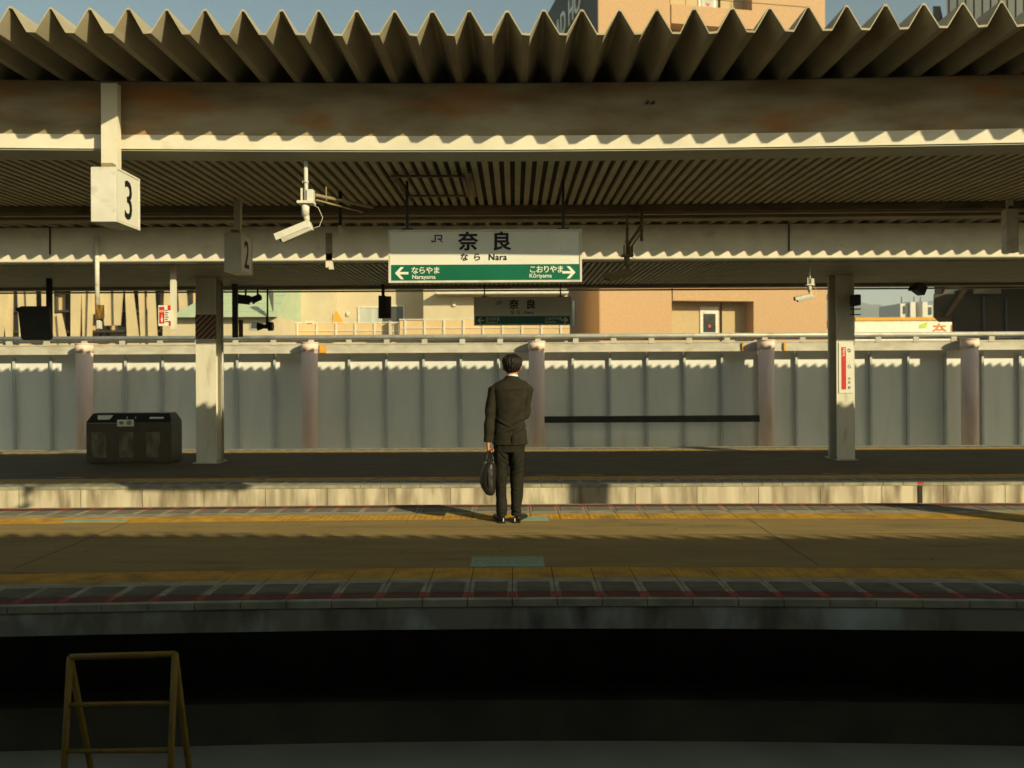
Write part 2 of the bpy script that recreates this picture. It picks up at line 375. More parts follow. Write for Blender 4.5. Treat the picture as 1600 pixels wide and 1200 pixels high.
part(cb, 'rear_trim', 'gutter', lambda bm: (box(bm, XA, XB, 16.96, 17.26, 3.135, 3.30), box(bm, XA, XB, 17.27, 17.4, 3.10, 3.125)))
cn = canopy('unseen canopy roof over the photographer, shaped to hold back light', -9.2, -8.4, 2.3, 2.87, 2.5, 2.6, 1.4, .0, 'gutter')  # out of view; low, deep shape chosen to cut sun and sky light
# added unseen wall behind the near platform, blocks light from behind
o = one('added_shade_wall', 'gutter', lambda bm: box(bm, XA - 8, XB + 8, -9.4, -9.21, -1.2, 2.9)); tag(o, 'added unseen wall blocking light behind the photographer', 'wall')

# ------------------------------------------------------------------ columns of the far canopy
def column(x0, x1, label, stripes=False, sign=False, rail=False):
    yc = (EYE - ZB) * F / (722 - CY); X0, X1 = PX(x0, yc), PX(x1, yc)
    c = root('canopy_column', label, 'column', ((X0 + X1) / 2, yc, ZB), 'columns of the far canopy')
    w = (X1 - X0) / 2; H = 3.41; d = .42
    def col(bm):
        box(bm, -w, w, 0, .022, 0, H); box(bm, -w, w, d - .022, d, 0, H); box(bm, -.012, .012, .022, d - .022, 0, H)
    cc = one('column_shaft', 'column', col, c)
    one('base_plate', 'galv', lambda bm: box(bm, -w - .05, w + .05, -.05, d + .05, .001, .022), c)
    if stripes:
        zt = PZ(489, yc) - ZB; zb = PZ(527, yc) - ZB
        t = one('warning_tape', ['tape_red', 'tape_white'], lambda bm: box(bm, -w - .004, w + .004, -.006, .03, zb, zt), c)
        def st(bm):
            h = zt - zb; k = -h
            while k < 2 * w:
                pts = [(k, 0), (k + .045, 0), (k + .045 + h, h), (k + h, h)]
                n_ = [(-w + max(0, min(2 * w, a)), zb + (max(0, min(2 * w, a)) - a) * (0 if a == k or a == k + .045 else 0) + b) for a, b in pts]
                # clip the slanted band to the column face
                seg = []
                for (a, b) in pts: seg.append((a, b))
                def clip(poly, lim, keep):
                    out = []
                    for i in range(len(poly)):
                        p, q = poly[i], poly[(i + 1) % len(poly)]
                        if keep(p[0]): out.append(p)
                        if keep(p[0]) != keep(q[0]):
                            tt = (lim - p[0]) / (q[0] - p[0]); out.append((lim, p[1] + tt * (q[1] - p[1])))
                    return out
                seg = clip(seg, 0, lambda v: v >= 0); seg = clip(seg, 2 * w, lambda v: v <= 2 * w) if seg else seg
                if len(seg) > 2: prism(bm, [(-w + a, zb + b) for a, b in seg], -.0095, -.006)
                k += .105
        one('tape_stripe', 'tape_white', st, t)
    return c, yc, w
c1, yc, w1 = column(306, 337, 'white canopy column with dark red striped warning tape, right of the bins', stripes=True)
one('downpipe', 'galv', lambda bm: cyl(bm, (w1 + .02, .30, .02), (w1 + .02, .30, 3.35), .022, n=12), c1)
c2, yc, w2 = column(1307, 1334, 'white canopy column with the red and white station name plate')
one('downpipe', 'column', lambda bm: (box(bm, w2 + .03, w2 + .08, .16, .22, 0, 3.4), box(bm, -w2 - .06, -w2 - .035, .2, .25, 0, 3.4)), c2)
# yellowed tape marks on the left column
# name plate on right column
xa, xb = PX(1311, yc), PX(1334, yc); za, zb = PZ(615, yc), PZ(540, yc)
pl = root('column_name_plate', 'vertical white name plate with red band fixed to the right column', 'sign', (PX(1321, yc), yc, (za + zb) / 2))
hh = (zb - za) / 2
one('plate', 'sign_white', lambda bm: box(bm, -.125, .135, -.012, -.001, -hh - .02, hh + .02), pl)
one('red_band', 'red', lambda bm: box(bm, -.075, .005, -.018, -.012, PZ(611, yc) - pl.location.z, PZ(545, yc) - pl.location.z), pl)
t = text('Nara', .075, 'lettering', (-.055, -.0185, PZ(546.5, yc) - pl.location.z), (R(90), R(90), 0), pl, bold=.001)
text('な', .085, 'ink', (.022, -.0135, PZ(553, yc) - pl.location.z), FRONT, pl, bold=.001)
text('ら', .085, 'ink', (.022, -.0135, PZ(578, yc) - pl.location.z), FRONT, pl, bold=.001)
for yy, s in ((593, '奈'), (599, '良'), (607, '駅')): text(s, .055, 'ink', (.035, -.0135, PZ(yy + 3, yc) - pl.location.z), FRONT, pl)
# loudspeaker bracket high on the right column
sp = root('loudspeaker', 'dark loudspeaker bracketed to the top of the right column', 'loudspeaker', (PX(1338, 15.0), 15.1, PZ(472, 15.1)))
one('housing', 'black', lambda bm: box(bm, -.03, .09, -.12, .12, -.1, .1), sp, bevel=.02)
one('bracket', 'black', lambda bm: (box(bm, -.06, .12, -.02, .02, -.17, -.15), box(bm, -.06, .12, -.02, .02, -.27, -.25), box(bm, -.02, 0, -.01, .01, -.28, -.1)), sp)

# ------------------------------------------------------------------ boundary wall, trough and pink columns
DW, DC = 21.4, 21.02
wall = root('boundary_wall', 'long grey panelled wall with steel posts behind the far platform', 'wall', (0, DW, 0))
pitch = 58.0 * DW / F; xp0 = PX(604.5, DW); n0, n1 = -13, 22
first = one('panel', 'panel', lambda bm: box(bm, .012, pitch - .012, 0, .05, -1.2, 1.98), wall)
fpost = one('post', 'post', lambda bm: (box(bm, -.028, .028, -.10, -.085, -1.2, 1.80), box(bm, -.008, .008, -.085, .04, -1.2, 1.80),
      prism(bm, [(-.028, 1.80), (.028, 1.80), (.01, 1.87), (-.01, 1.87)], -.10, -.08)), wall)
firstused = False
for i in range(n0, n1):
    x = xp0 + i * pitch
    if not firstused: a, b = first, fpost; firstused = True
    else:
        a = first.copy(); b = fpost.copy(); COL.objects.link(a); COL.objects.link(b)
    a.location = (x, 0, 0); b.location = (x, 0, 0)
one('top_rail', 'post', lambda bm: box(bm, XA, XB, -.03, -.002, 1.9, 1.97), wall)
tr = root('pipe_trough', 'long pale steel trough and pipe running along the wall top', 'pipe', (0, DC, 0))
one('trough_beam', 'beam_grey', lambda bm: (box(bm, XA, XB, .0, .16, 1.885, 2.125), box(bm, XA, XB, -.015, -.001, 2.10, 2.13), box(bm, XA, XB, -.015, -.001, 1.88, 1.905)), tr)
one('pipe', 'galv', lambda bm: (cyl(bm, (XA, .06, 2.285), (XB, .06, 2.285), .058, n=14), cyl(bm, (XA, .2, 2.2), (XB, .2, 2.2), .03, n=10)), tr)
bk = one('bracket', 'beam_grey', lambda bm: (box(bm, -.07, .07, -.02, -.006, 2.09, 2.225), box(bm, -.03, .03, -.006, .10, 2.13, 2.225)), tr)
fb = True
for i in range(n0, n1):
    b = bk if fb else bk.copy()
    if not fb: COL.objects.link(b)
    fb = False; b.location = (xp0 + i * pitch + .06, 0, 0)
for a, b in ((1159, 1162), (1224, 1227.5), (500, 510)): one('clamp', 'orange_paint', lambda bm: box(bm, PX(a, DC), PX(b, DC), -.05, -.016, 1.89, 2.09), tr)
pinklabels = ['pink round column beyond the recycling bins at far left', 'pink round column between the striped column and the man',
              'pink round column just right of the man', 'pink round column at the right end of the dark crossbar',
              'pink round column right of the name plate column, near the right edge']
pc = None
for px, lb in zip((132, 484, 838.5, 1197, 1515), pinklabels):
    if pc is None:
        pc = root('pink_column', lb, 'column', (PX(px, 20.75), 20.75, -1.23), 'pink columns along the wall')
        one('column_shaft', 'pink', lambda bm: cyl(bm, (0, 0, 0), (0, 0, 3.16), .198, n=32), pc)
        one('column_cap', 'pink', lambda bm: (cyl(bm, (0, 0, 3.16), (0, 0, 3.36), .212, n=32), cyl(bm, (0, 0, 3.36), (0, 0, 3.385), .222, n=32)), pc)
    else: dup(pc, None, (PX(px, 20.75), 20.75, -1.23), lb)
o = one('crossbar', 'dark', lambda bm: (box(bm, PX(850, 20.75), PX(1185, 20.75), 20.68, 20.82, PZ(661, 20.7), PZ(651, 20.7)),))
tag(o, 'dark horizontal steel crossbar between two pink columns', 'beam')

# ------------------------------------------------------------------ station name signs
def jr(par, x, z, s, m):
    def f(bm):
        t = .16 * s
        def bar(a, b): prism(bm, [(x + p[0] * s, z + p[1] * s) for p in a] if b is None else b, -.0045, -.002)
        bar([(.0, .30), (.0, .02), (.10, -.0), (.52, 0), (.62, .1), (.62, .84), (.44, .84), (.44, .17), (.17, .17), (.17, .30)], None)
        bar([(.44, .84), (.62, .84), (1.24, .84), (1.24, 1.0), (.44, 1.0)], None)
        bar([(1.24, 1.0), (1.24, .84), (1.32, .84), (1.32, .52), (1.50, .44), (1.50, .92), (1.42, 1.0)], None)
        bar([(.80, .36), (.80, .52), (1.32, .52), (1.50, .44), (1.42, .36)], None)
        bar([(1.02, .36), (1.24, .36), (1.62, .0), (1.38, .0)], None)
    return one('railway_logo', m, f, par)
def station_sign(label, D, x0, x1, yt, yb, hang, shade=False):
    W = PX(x1, D) - PX(x0, D); Z0, Z1 = PZ(yb, D), PZ(yt, D); H = Z1 - Z0; cx = (PX(x0, D) + PX(x1, D)) / 2
    s = root('station_name_sign', label, 'sign', (cx, D, Z0), 'hanging station name signs')
    u = W / 302.0                                         # metres per photograph pixel of the near sign
    def frame(bm):
        t = 3.2 * u
        box(bm, -W / 2, W / 2, -.008, .13, 0, t); box(bm, -W / 2, W / 2, -.008, .13, H - t, H)
        box(bm, -W / 2, -W / 2 + t, -.008, .13, t, H - t); box(bm, W / 2 - t, W / 2, -.008, .13, t, H - t)
    one('sign_frame', 'white', frame, s)
    one('sign_panel', 'sign_white', lambda bm: box(bm, -W / 2 + .01, W / 2 - .01, -.0005, .12, .01, H - .01), s)
    X = lambda px: -W / 2 + (px - 608) * u
    Z = lambda py: (441 - py) * u
    gb = one('green_band', 'sign_green', lambda bm: box(bm, X(612), X(906), -.0035, -.001, Z(438), Z(413)), s)
    y = -.0045
    jr(s, X(675), Z(378), 11.5 * u, 'ink_blue')
    text('奈', 31 * u, 'ink', (X(717), y, Z(388)), FRONT, s, bold=.0062)
    text('良', 31 * u, 'ink', (X(769), y, Z(388)), FRONT, s, bold=.0062)
    text('な', 13 * u, 'ink', (X(720), y, Z(406)), FRONT, s, bold=.0015)
    text('ら', 13 * u, 'ink', (X(740), y, Z(406)), FRONT, s, bold=.0015)
    text('Nara', 13.5 * u, 'ink', (X(764), y, Z(406)), FRONT, s, bold=.0012, spacing=1.08)
    text('ならやま', 12 * u, 'lettering', (X(643), y, Z(426.2)), FRONT, s, bold=.0012, spacing=.88)
    text('Narayama', 9 * u, 'lettering', (X(644.5), y, Z(435)), FRONT, s, bold=.0008)
    text('こおりやま', 12 * u, 'lettering', (X(827), y, Z(425.5)), FRONT, s, bold=.0012, spacing=.80)
    text('Kōriyama', 9 * u, 'lettering', (X(827.5), y, Z(434)), FRONT, s, bold=.0008)
    def arrow(bm, xt, d):
        t = 1.9 * u; zc = Z(426)
        x_tip = X(xt); x_end = x_tip + d * 21 * u
        prism(bm, [(x_tip + d * 3 * u, zc - t), (x_end, zc - t), (x_end, zc + t), (x_tip + d * 3 * u, zc + t)], -.0055, -.003)
        for q in (1, -1):
            prism(bm, [(x_tip, zc), (x_tip + d * 9 * u, zc + q * 9.5 * u), (x_tip + d * 14 * u, zc + q * 9.5 * u), (x_tip + d * 5.6 * u, zc)], -.0056, -.0031)
    one('arrow', 'lettering', lambda bm: arrow(bm, 618, 1), s); one('arrow', 'lettering', lambda bm: arrow(bm, 900, -1), s)
    for q in hang: one('hanger', 'dark', lambda bm: (box(bm, q - .012, q + .012, .04, .07, H, H + .46), box(bm, q - .05, q + .05, .03, .08, H, H + .02)), s)
    return s, W, H, X, Z, u
ss, W, H, X, Z, u = station_sign('nearer white and green hanging station name sign above the man', 7.63, 608, 910, 358.5, 441, (-.72, .72))
# paler patch near the right end of the near sign
def patch(bm):
    prism(bm, [(X(858), Z(372)), (X(861), Z(360)), (X(885), Z(360)), (X(886), Z(380)), (X(884), Z(393)), (X(878), Z(384)), (X(872), Z(396)), (X(866), Z(398)), (X(858), Z(388))], -.0028, -.0008)
one('pale_patch', 'lettering', patch, ss)
station_sign('farther shaded station name sign under the far canopy', 15.7, 741, 893, 464, 508, (-.72, .72))

# ------------------------------------------------------------------ number boxes
def number_box(label, num, px, D, ytop, ybot, depth, wid, rz, post=None):
    z0, z1 = PZ(ybot, D), PZ(ytop, D); x = PX(px, D); h = z1 - z0
    b = root('number_box', label, 'sign', (x, D, z0), 'hanging platform number boxes', rz)
    one('box_shell', 'white', lambda bm: box(bm, 0, wid, 0, depth, 0, h), b, bevel=.004)
    one('number_face', 'sign_white', lambda bm: box(bm, wid + .0005, wid + .004, .018, depth - .018, .018, h - .018), b)
    one('face_trim', 'white', lambda bm: (box(bm, wid, wid + .008, 0, .014, 0, h), box(bm, wid, wid + .008, depth - .014, depth, 0, h),
        box(bm, wid, wid + .0075, .014, depth - .014, 0, .014), box(bm, wid, wid + .0075, .014, depth - .014, h - .014, h)), b)
    text(num, h * 1.02, 'ink', (wid + .0055, depth * .5, h * .135), (R(90), 0, R(90)), b, align='CENTER', bold=.004, sx=.80)
    one('mount_clip', 'gutter', lambda bm: (box(bm, wid * .35, wid * .8, .03, .09, h, h + .035), box(bm, wid * .3, wid * .86, .09, depth - .02, h + .001, h + .012)), b)
    if post:
        one('hanger_post', 'cream', lambda bm: box(bm, *post), b)
    return b
number_box('white hanging box sign with a black 3 at upper left', '3', 143, 6.0, 257, 343, .40, .178, R(1.5), post=(-.032, .088, .235, .30, .44, 1.08))
number_box('shaded hanging box sign with a 2, above the striped column', '2', 351, 8.6, 361, 422, .38, .168, 0, post=(.05, .12, .15, .22, .43, .78))
# box partly cut by the right edge of the photo
number_box('hanging box sign cut off by the right picture edge', '1', 1574, 8.9, 330, 398, .1, .12, 0, post=(.03, .09, .03, .07, .46, .6))

# ------------------------------------------------------------------ security cameras
def cctv(label, top, drop, mirror=1, m='white', pitch=22, s=1.0, arm=True):
    c = root('security_camera', label, 'security camera', top, 'security cameras under the canopies')
    one('pole', m, lambda bm: cyl(bm, (0, 0, -drop), (0, 0, 0), .0165 * s, n=14), c)
    one('clamp', m, lambda bm: (cyl(bm, (0, 0, -drop * .56), (0, 0, -drop * .50), .022 * s, n=14), box(bm, -.026 * s, -.014 * s, -.01, .01, -drop * .56, -drop * .5)), c)
    z = -drop
    one('junction_box', m, lambda bm: (box(bm, .012 * s, .062 * s, -.03 * s, .04 * s, z - .005, z + .085 * s), box(bm, -.042 * s, -.027 * s, -.01, .01, z - .01, z + .10 * s)), c, bevel=.003)
    one('mount_plate', m, lambda bm: box(bm, -.062 * s, .065 * s, -.05 * s, .06 * s, z - .028 * s, z - .005), c, bevel=.003)
    one('neck', m, lambda bm: (cyl(bm, (-.005, 0, z - .125 * s), (-.005, 0, z - .028 * s), .029 * s, .032 * s, n=18), tube(bm, [(0, 0, z - .12 * s), (.006, 0, z - .15 * s), (.004, 0, z - .17 * s)], [.026 * s, .022 * s, .02 * s])), c)
    h = bpy.data.objects.new('camera_body', None)
    a = R(pitch); mt = Matrix.Translation((.045 * s, 0, z - .20 * s)) @ Matrix.Rotation(-a if mirror > 0 else a, 4, 'Y')
    L = .26 * s
    def body(bm):
        prof = [(-.045, .0), (-.045, .05), (.0, .058), (.045, .05), (.045, 0), (.03, -.03), (-.03, -.03)]
        a_ = [bm.verts.new(mt @ Vector((-L if True else 0, p[0] * s, p[1] * s - .012))) for p in prof]
        b_ = [bm.verts.new(mt @ Vector((0, p[0] * s * .9, p[1] * s * .9 - .008))) for p in prof]
        bm.faces.new(a_); bm.faces.new(b_[::-1])
        for i in range(len(prof)): bm.faces.new((a_[(i + 1) % 7], a_[i], b_[i], b_[(i + 1) % 7]))
    bo = one('camera_body', m, body, c, bevel=.006)
    def hood(bm):
        prof = [(-.05, .005), (-.05, .055), (.0, .066), (.05, .055), (.05, .005)]
        pr = [(p[0], p[1]) for p in prof] + [(p[0] * .94, p[1] - .004) for p in prof[::-1]]
        a_ = [bm.verts.new(mt @ Vector((-L - .035 * s, p[0] * s, p[1] * s - .01))) for p in pr]
        b_ = [bm.verts.new(mt @ Vector((-.02 * s, p[0] * s, p[1] * s - .01))) for p in pr]
        n = len(pr); bm.faces.new(a_); bm.faces.new(b_[::-1])
        for i in range(n): bm.faces.new((a_[(i + 1) % n], a_[i], b_[i], b_[(i + 1) % n]))
    one('sun_hood', m, hood, bo)
    one('lens', 'black', lambda bm: cyl(bm, mt @ Vector((-L - .012, 0, 0)), mt @ Vector((-L + .01, 0, 0)), .024 * s, n=14), bo)
    bpy.data.objects.remove(h)
    if arm:
        one('cable', m, lambda bm: tube(bm, [(.03, .02, z - .02), (.09 * s, .03, z - .05 * s), (.125 * s, .03, z - .13 * s), (.10 * s, .02, z - .2 * s), (.055 * s, 0, z - .22 * s)], .0022, 6), c)
    return c
tp = Vector((PX(479.5, 6.6), 6.6, 3.19))
cv = cctv('white security camera hanging between the 3 box and the name sign', tp, PZ(253, 6.6) - PZ(315, 6.6) - .0)
# bracket arm reaching back from the near camera
one('bracket_arm', 'gutter', lambda bm: (cyl(bm, (.06, .05, -.26), (.36, 1.0, -.18), .014, n=10), cyl(bm, (.07, .05, -.30), (.30, .8, -.26), .008, n=8), cyl(bm, (.115, .2, -.28), (.115, .2, -.16), .006, n=8)), cv)
cctv('small white security camera left of the right column', Vector((PX(1266, 13.45), 13.45, PZ(408, 13.45))), (PZ(408, 13.45) - PZ(446, 13.45)), pitch=12)
cd2 = cctv('dark shaded security camera right of the name sign', Vector((PX(981, 9.05), 9.05, PZ(357, 9.05))), (PZ(357, 9.05) - PZ(398, 9.05)), m='gutter', pitch=14)
one('diagonal_arm', 'gutter', lambda bm: (cyl(bm, (.0, .0, -.2), (.16, .02, .03), .017, n=10), cyl(bm, (.035, -.01, -.22), (.17, 0, -.03), .008, n=8), cyl(bm, (.16, .02, -.14), (.16, .02, .2), .018, n=10), cyl(bm, (0, 0, 0), (0, .0, .14), .012, n=8)), cd2)

# hanging rod with white end cap (533, 345..365)
rd = root('hanging_sensor', 'small white sensor on a dark rod right of the white camera', 'sensor', (PX(533, 8.3), 8.3, PZ(365, 8.3)))
one('sensor_cap', 'white', lambda bm: cyl(bm, (0, 0, 0), (0, 0, .085), .028, n=16), rd)
one('rod', 'dark', lambda bm: cyl(bm, (0, 0, .085), (0, 0, 3.30 - rd.location.z), .018, n=10), rd)
# junction bracket on the far beam (515, 370..415)
jb = root('beam_bracket', 'dark bolted bracket on the far beam below the white camera', 'bracket', (PX(516, 13.05), 13.05, PZ(415, 13.05)))
one('bracket_plate', 'gutter', lambda bm: box(bm, -.05, .05, -.05, .04, .08, .52), jb)
one('bracket_foot', 'cream', lambda bm: (box(bm, -.05, .05, -.06, .04, -.02, .078), box(bm, .0, .06, -.07, .02, -.05, .0)), jb)

# ------------------------------------------------------------------ poles and small signs of the far platform
vp = root('direction_sign', 'yellow V shaped marker sign on a white pole at left', 'sign', (PX(152.5, 12.95), 12.95, PZ(497, 12.95)))
one('pole', 'white', lambda bm: cyl(bm, (0, 0, .2), (0, 0, 3.60 - vp.location.z), .034, n=16), vp)
one('sign_plate', 'rustbeam', lambda bm: box(bm, -.01, .125, -.05, -.03, .02, .235), vp)
one('v_mark', 'yellow_paint', lambda bm: (prism(bm, [(-.01, .235), (.03, .235), (.06, .11), (.06, .02)], -.055, -.051), prism(bm, [(.12, .235), (.085, .235), (.06, .11), (.06, .02)], -.0555, -.0515)), vp)
one('lamp', 'white', lambda bm: (box(bm, -.005, .055, -.03, .05, -.14, .0),), vp, bevel=.01)
rs = root('emergency_sign', 'red and white emergency button sign on a pale pole', 'sign', (PX(258, 13.4), 13.4, PZ(508, 13.4)))
rs.scale = (.79, .79, .79)
one('pole', 'column', lambda bm: box(bm, .09, .2, .05, .12, -.05, (3.20 - rs.location.z) / .79), rs)
one('sign_plate', 'sign_white', lambda bm: box(bm, -.125, .13, -.02, .0, .02, .44), rs)
one('red_panel', 'red', lambda bm: (box(bm, -.105, -.0, -.026, -.021, .07, .41), box(bm, .07, .13, -.0262, -.0212, .34, .44), box(bm, .09, .13, -.0262, -.0212, .02, .12)), rs)
text('SOS', .062, 'lettering', (-.10, -.0275, .30), FRONT, rs, bold=.001, sx=.8)
def hand(bm):
    prism(bm, [(-.06, .10), (-.035, .10), (-.03, .18), (-.045, .18), (-.047, .25), (-.055, .25), (-.057, .18), (-.07, .17)], -.0275, -.0262)
one('hand_mark', 'lettering', hand, rs)
def strokes(bm):
    for i in range(6):
        z = .10 + i * .045; box(bm, .015, .085 - (i % 2) * .02, -.0225, -.0205, z, z + .018)
one('small_print', 'ink', strokes, rs)

mir = root('platform_mirror', 'black rounded platform mirror hanging at far left', 'mirror', (PX(56, 15.2), 15.2, PZ(501, 15.2)))
def rr(bm):
    w, h, r = .31, .31, .07; pts = []
    for cx, cz, a0 in ((w - r, -h + r, -90), (w - r - .05, h - r, 0), (-w + r, h - r, 90), (-w + r + .05, -h + r, 180)):
        for k in range(7):
            a = R(a0 + k * 15); pts.append((cx + r * math.cos(a), cz + r * math.sin(a)))
    prism(bm, pts, -.03, .03)
one('mirror_back', 'dark', rr, mir, bevel=.012)
one('pole', 'dark', lambda bm: (cyl(bm, (.22, .06, -.2), (.22, .06, 3.2 - mir.location.z), .055, n=14), cyl(bm, (-.3, .0, .25), (-.34, 0, .25), .04, n=12)), mir)
# dark box with orange side
ob = root('signal_box', 'dark hanging signal box with an orange side left of the far name sign', 'signal', (PX(598, 16.6), 16.6, PZ(496, 16.6)))
one('housing', 'dark', lambda bm: box(bm, -.08, .06, 0, .2, 0, .45), ob)
one('orange_face', 'rustbeam', lambda bm: box(bm, .061, .16, .05, .12, .0, .44), ob)
one('hanger', 'dark', lambda bm: box(bm, -.03, .03, .08, .12, .451, 3.2 - ob.location.z), ob)
vs_ = root('train_stop_board', 'tall dark hanging board with a rust coloured panel beside the striped column', 'sign', (PX(367, 16.4), 16.4, PZ(525, 16.4)))
one('board', 'dark', lambda bm: box(bm, -.05, .055, 0, .05, 0, 3.19 - vs_.location.z), vs_)
one('side_panel', 'rustbeam', lambda bm: box(bm, .07, .15, .02, .05, .01, .35), vs_)
def flood(label, px, py, D, s, rz, ry, stem=None):
    f = root('floodlight', label, 'floodlight', (PX(px, D), D, PZ(py, D)), 'floodlights at the canopy edge')
    mt = Matrix.Rotation(rz, 4, 'Z') @ Matrix.Rotation(ry, 4, 'Y')
    def b(bm):
        box(bm, -.12 * s, .1 * s, -.09 * s, .09 * s, -.09 * s, .09 * s, 0, mt); box(bm, -.15 * s, -.125 * s, -.11 * s, .11 * s, -.11 * s, .11 * s, 0, mt)
        box(bm, .10 * s, .13 * s, -.05 * s, .05 * s, -.05 * s, .05 * s, 0, mt)
    one('lamp_housing', 'black', b, f, bevel=.01)
    top = (stem or 3.14) - f.location.z
    one('stem', 'black', lambda bm: cyl(bm, (.02 * s, 0, .05 * s), (.02 * s, 0, max(top, .1 * s)), .02, n=10), f)
    return f
flood('dark floodlight immediately right of the tall hanging board', 383, 466, 17.0, 1.0, R(10), R(5))
flood('smaller tilted dark floodlight left of the horn speaker', 402, 464, 17.0, .75, R(30), R(-25))
flood('dark tilted floodlight against the sky at right', 1437, 455, 17.0, 1.05, R(20), R(28))
hs = root('horn_speaker', 'dark horn speaker on a thin pole above the wall, left of the balcony', 'loudspeaker', (PX(420, 17.0), 17.0, PZ(508, 17.0)))
one('horn', 'black', lambda bm: (cyl(bm, (-.22, 0, .0), (-.09, 0, 0), .09, .04, n=16), cyl(bm, (-.09, 0, 0), (.0, 0, 0), .045, .05, n=16), cyl(bm, (0, 0, 0), (.09, 0, 0), .095, .09, n=16)), hs)
one('pole', 'black', lambda bm: (cyl(bm, (-.02, 0, .05), (-.02, 0, 3.14 - hs.location.z), .018, n=10), box(bm, -.05, .0, -.02, .02, .04, .2)), hs)

# ------------------------------------------------------------------ recycling bins
yb_ = (EYE - ZB) * F / (722 - CY)
bn = root('recycling_bin', 'dark brown three section recycling bin on the far platform', 'bin', (PX(200.5, yb_), yb_, ZB))
BW = (PX(267, yb_) - PX(134, yb_)) / 2; BH = PZ(643, yb_) - ZB; SH = PZ(657, yb_) - ZB
one('bin_body', 'bin', lambda bm: (box(bm, -BW, BW, 0, .5, .04, SH), box(bm, -BW + .03, BW - .03, .03, .47, 0, .04)), bn, bevel=.01)
def hoodf(bm):
    a = [bm.verts.new(p) for p in ((-BW, 0, SH + .002), (BW, 0, SH + .002), (BW, .5, SH + .002), (-BW, .5, SH + .002))]
    b = [bm.verts.new(p) for p in ((-BW + .07, .12, BH), (BW - .07, .12, BH), (BW - .07, .40, BH), (-BW + .07, .40, BH))]
    bm.faces.new(b); bm.faces.new(a[::-1])
    for i in range(4): bm.faces.new((a[i], a[(i + 1) % 4], b[(i + 1) % 4], b[i]))
one('sloped_lid', 'black', hoodf, bn)
sl = .12 / (BH - SH)
def onlid(pts, name, m):
    def f(bm):
        a = [bm.verts.new((x, sl * (z - SH) - .004, z)) for x, z in pts]; b = [bm.verts.new((x, sl * (z - SH) + .01, z)) for x, z in pts]
        bm.faces.new(a); bm.faces.new(b[::-1])
        for i in range(len(pts)): bm.faces.new((a[(i + 1) % len(pts)], a[i], b[i], b[(i + 1) % len(pts)]))
    one(name, m, f, bn)
bx = lambda p: (p * .923 + 10.4 - 200.5) * yb_ / F
bz = lambda p: PZ(p, yb_) - ZB
onlid([(bx(152), bz(652.5)), (bx(172), bz(652.5)), (bx(176), bz(646)), (bx(149.5), bz(646))], 'bin_opening', 'panel')  # openings coloured pale to imitate the shine of steel
onlid([(bx(239), bz(651.5)), (bx(263), bz(651.5)), (bx(263), bz(649)), (bx(240), bz(649))], 'bin_opening', 'panel')
for p in (200, 214.5): onlid([(bx(p), bz(651)), (bx(p + 1.6), bz(651)), (bx(p + 1.6), bz(648.5)), (bx(p), bz(648.5))], 'bin_opening', 'panel')
bs = one('sticker', 'sign_white', lambda bm: box(bm, bx(187), bx(215), -.012, -.001, bz(663), bz(652.5)), bn)
one('sticker_mark', 'tile', lambda bm: cyl(bm, (bx(207), -.013, bz(657.5)), (bx(207), -.0145, bz(657.5)), .045, n=18), bs)
one('sticker_mark', 'tile', lambda bm: box(bm, bx(191), bx(198), -.0145, -.013, bz(660), bz(655)), bs)
for a, b in ((143, 168), (190, 214), (236, 259)): one('bin_panel', 'bin_panel', lambda bm: box(bm, bx(a), bx(b), -.006, -.0005, bz(712), bz(672)), bn)
one('trim_rail', 'steel', lambda bm: box(bm, bx(135), bx(186), -.006, -.0006, bz(658.5), bz(657.6)), bn)

# ------------------------------------------------------------------ floor markings
def floormark(label, x0, x1, ynear, yfar, z, m='teal'):
    D0, D1 = (EYE - z) * F / (ynear - CY), (EYE - z) * F / (yfar - CY)
    f = root('floor_marking', label, 'floor marking', ((PX(x0, D0) + PX(x1, D0)) / 2, (D0 + D1) / 2, z + .0005), 'green boarding position stickers')
    w, d = (PX(x1, D0) - PX(x0, D0)) / 2, (D1 - D0) / 2
    one('sticker_sheet', m, lambda bm: box(bm, -w, w, -d, d, 0, .0025), f)
    def pr(bm):
        box(bm, -w * .96, w * .96, d * .86, d * .92, .0025, .004); box(bm, -w * .96, w * .96, -d * .92, -d * .86, .0025, .004)
        for r in (.55, .12, -.3):
            x = -w * .9
            while x < w * .85:
                l = random.uniform(.02, .06); box(bm, x, x + l, d * r, d * (r + .2), .0025, .004); x += l + random.uniform(.012, .035)
        for s in (-1, 1): box(bm, s * w * .97, s * w, -d, d, .0025, .004)
    one('printed_lines', 'tile', pr, f)
floormark('green boarding position sticker in the shade at the middle front', 732, 850, 886, 870, 0)
floormark('green boarding position sticker right beside the man\'s shoes', 806, 857, 813.5, 807, 0)
floormark('worn green boarding position sticker at the left end by the far yellow strip', 92, 190, 812.5, 808, 0)
wt = lambda a, b, y: one('white_tick', 'tile', lambda bm: box(bm, PX(a, 13.3), PX(b, 13.3), 13.42, 13.47, ZB, ZB + .003), pb)
for a, b in ((838, 868), (905, 945), (385, 415), (1290, 1320), (1350, 1380), (80, 120), (150, 165)): wt(a, b, 0)

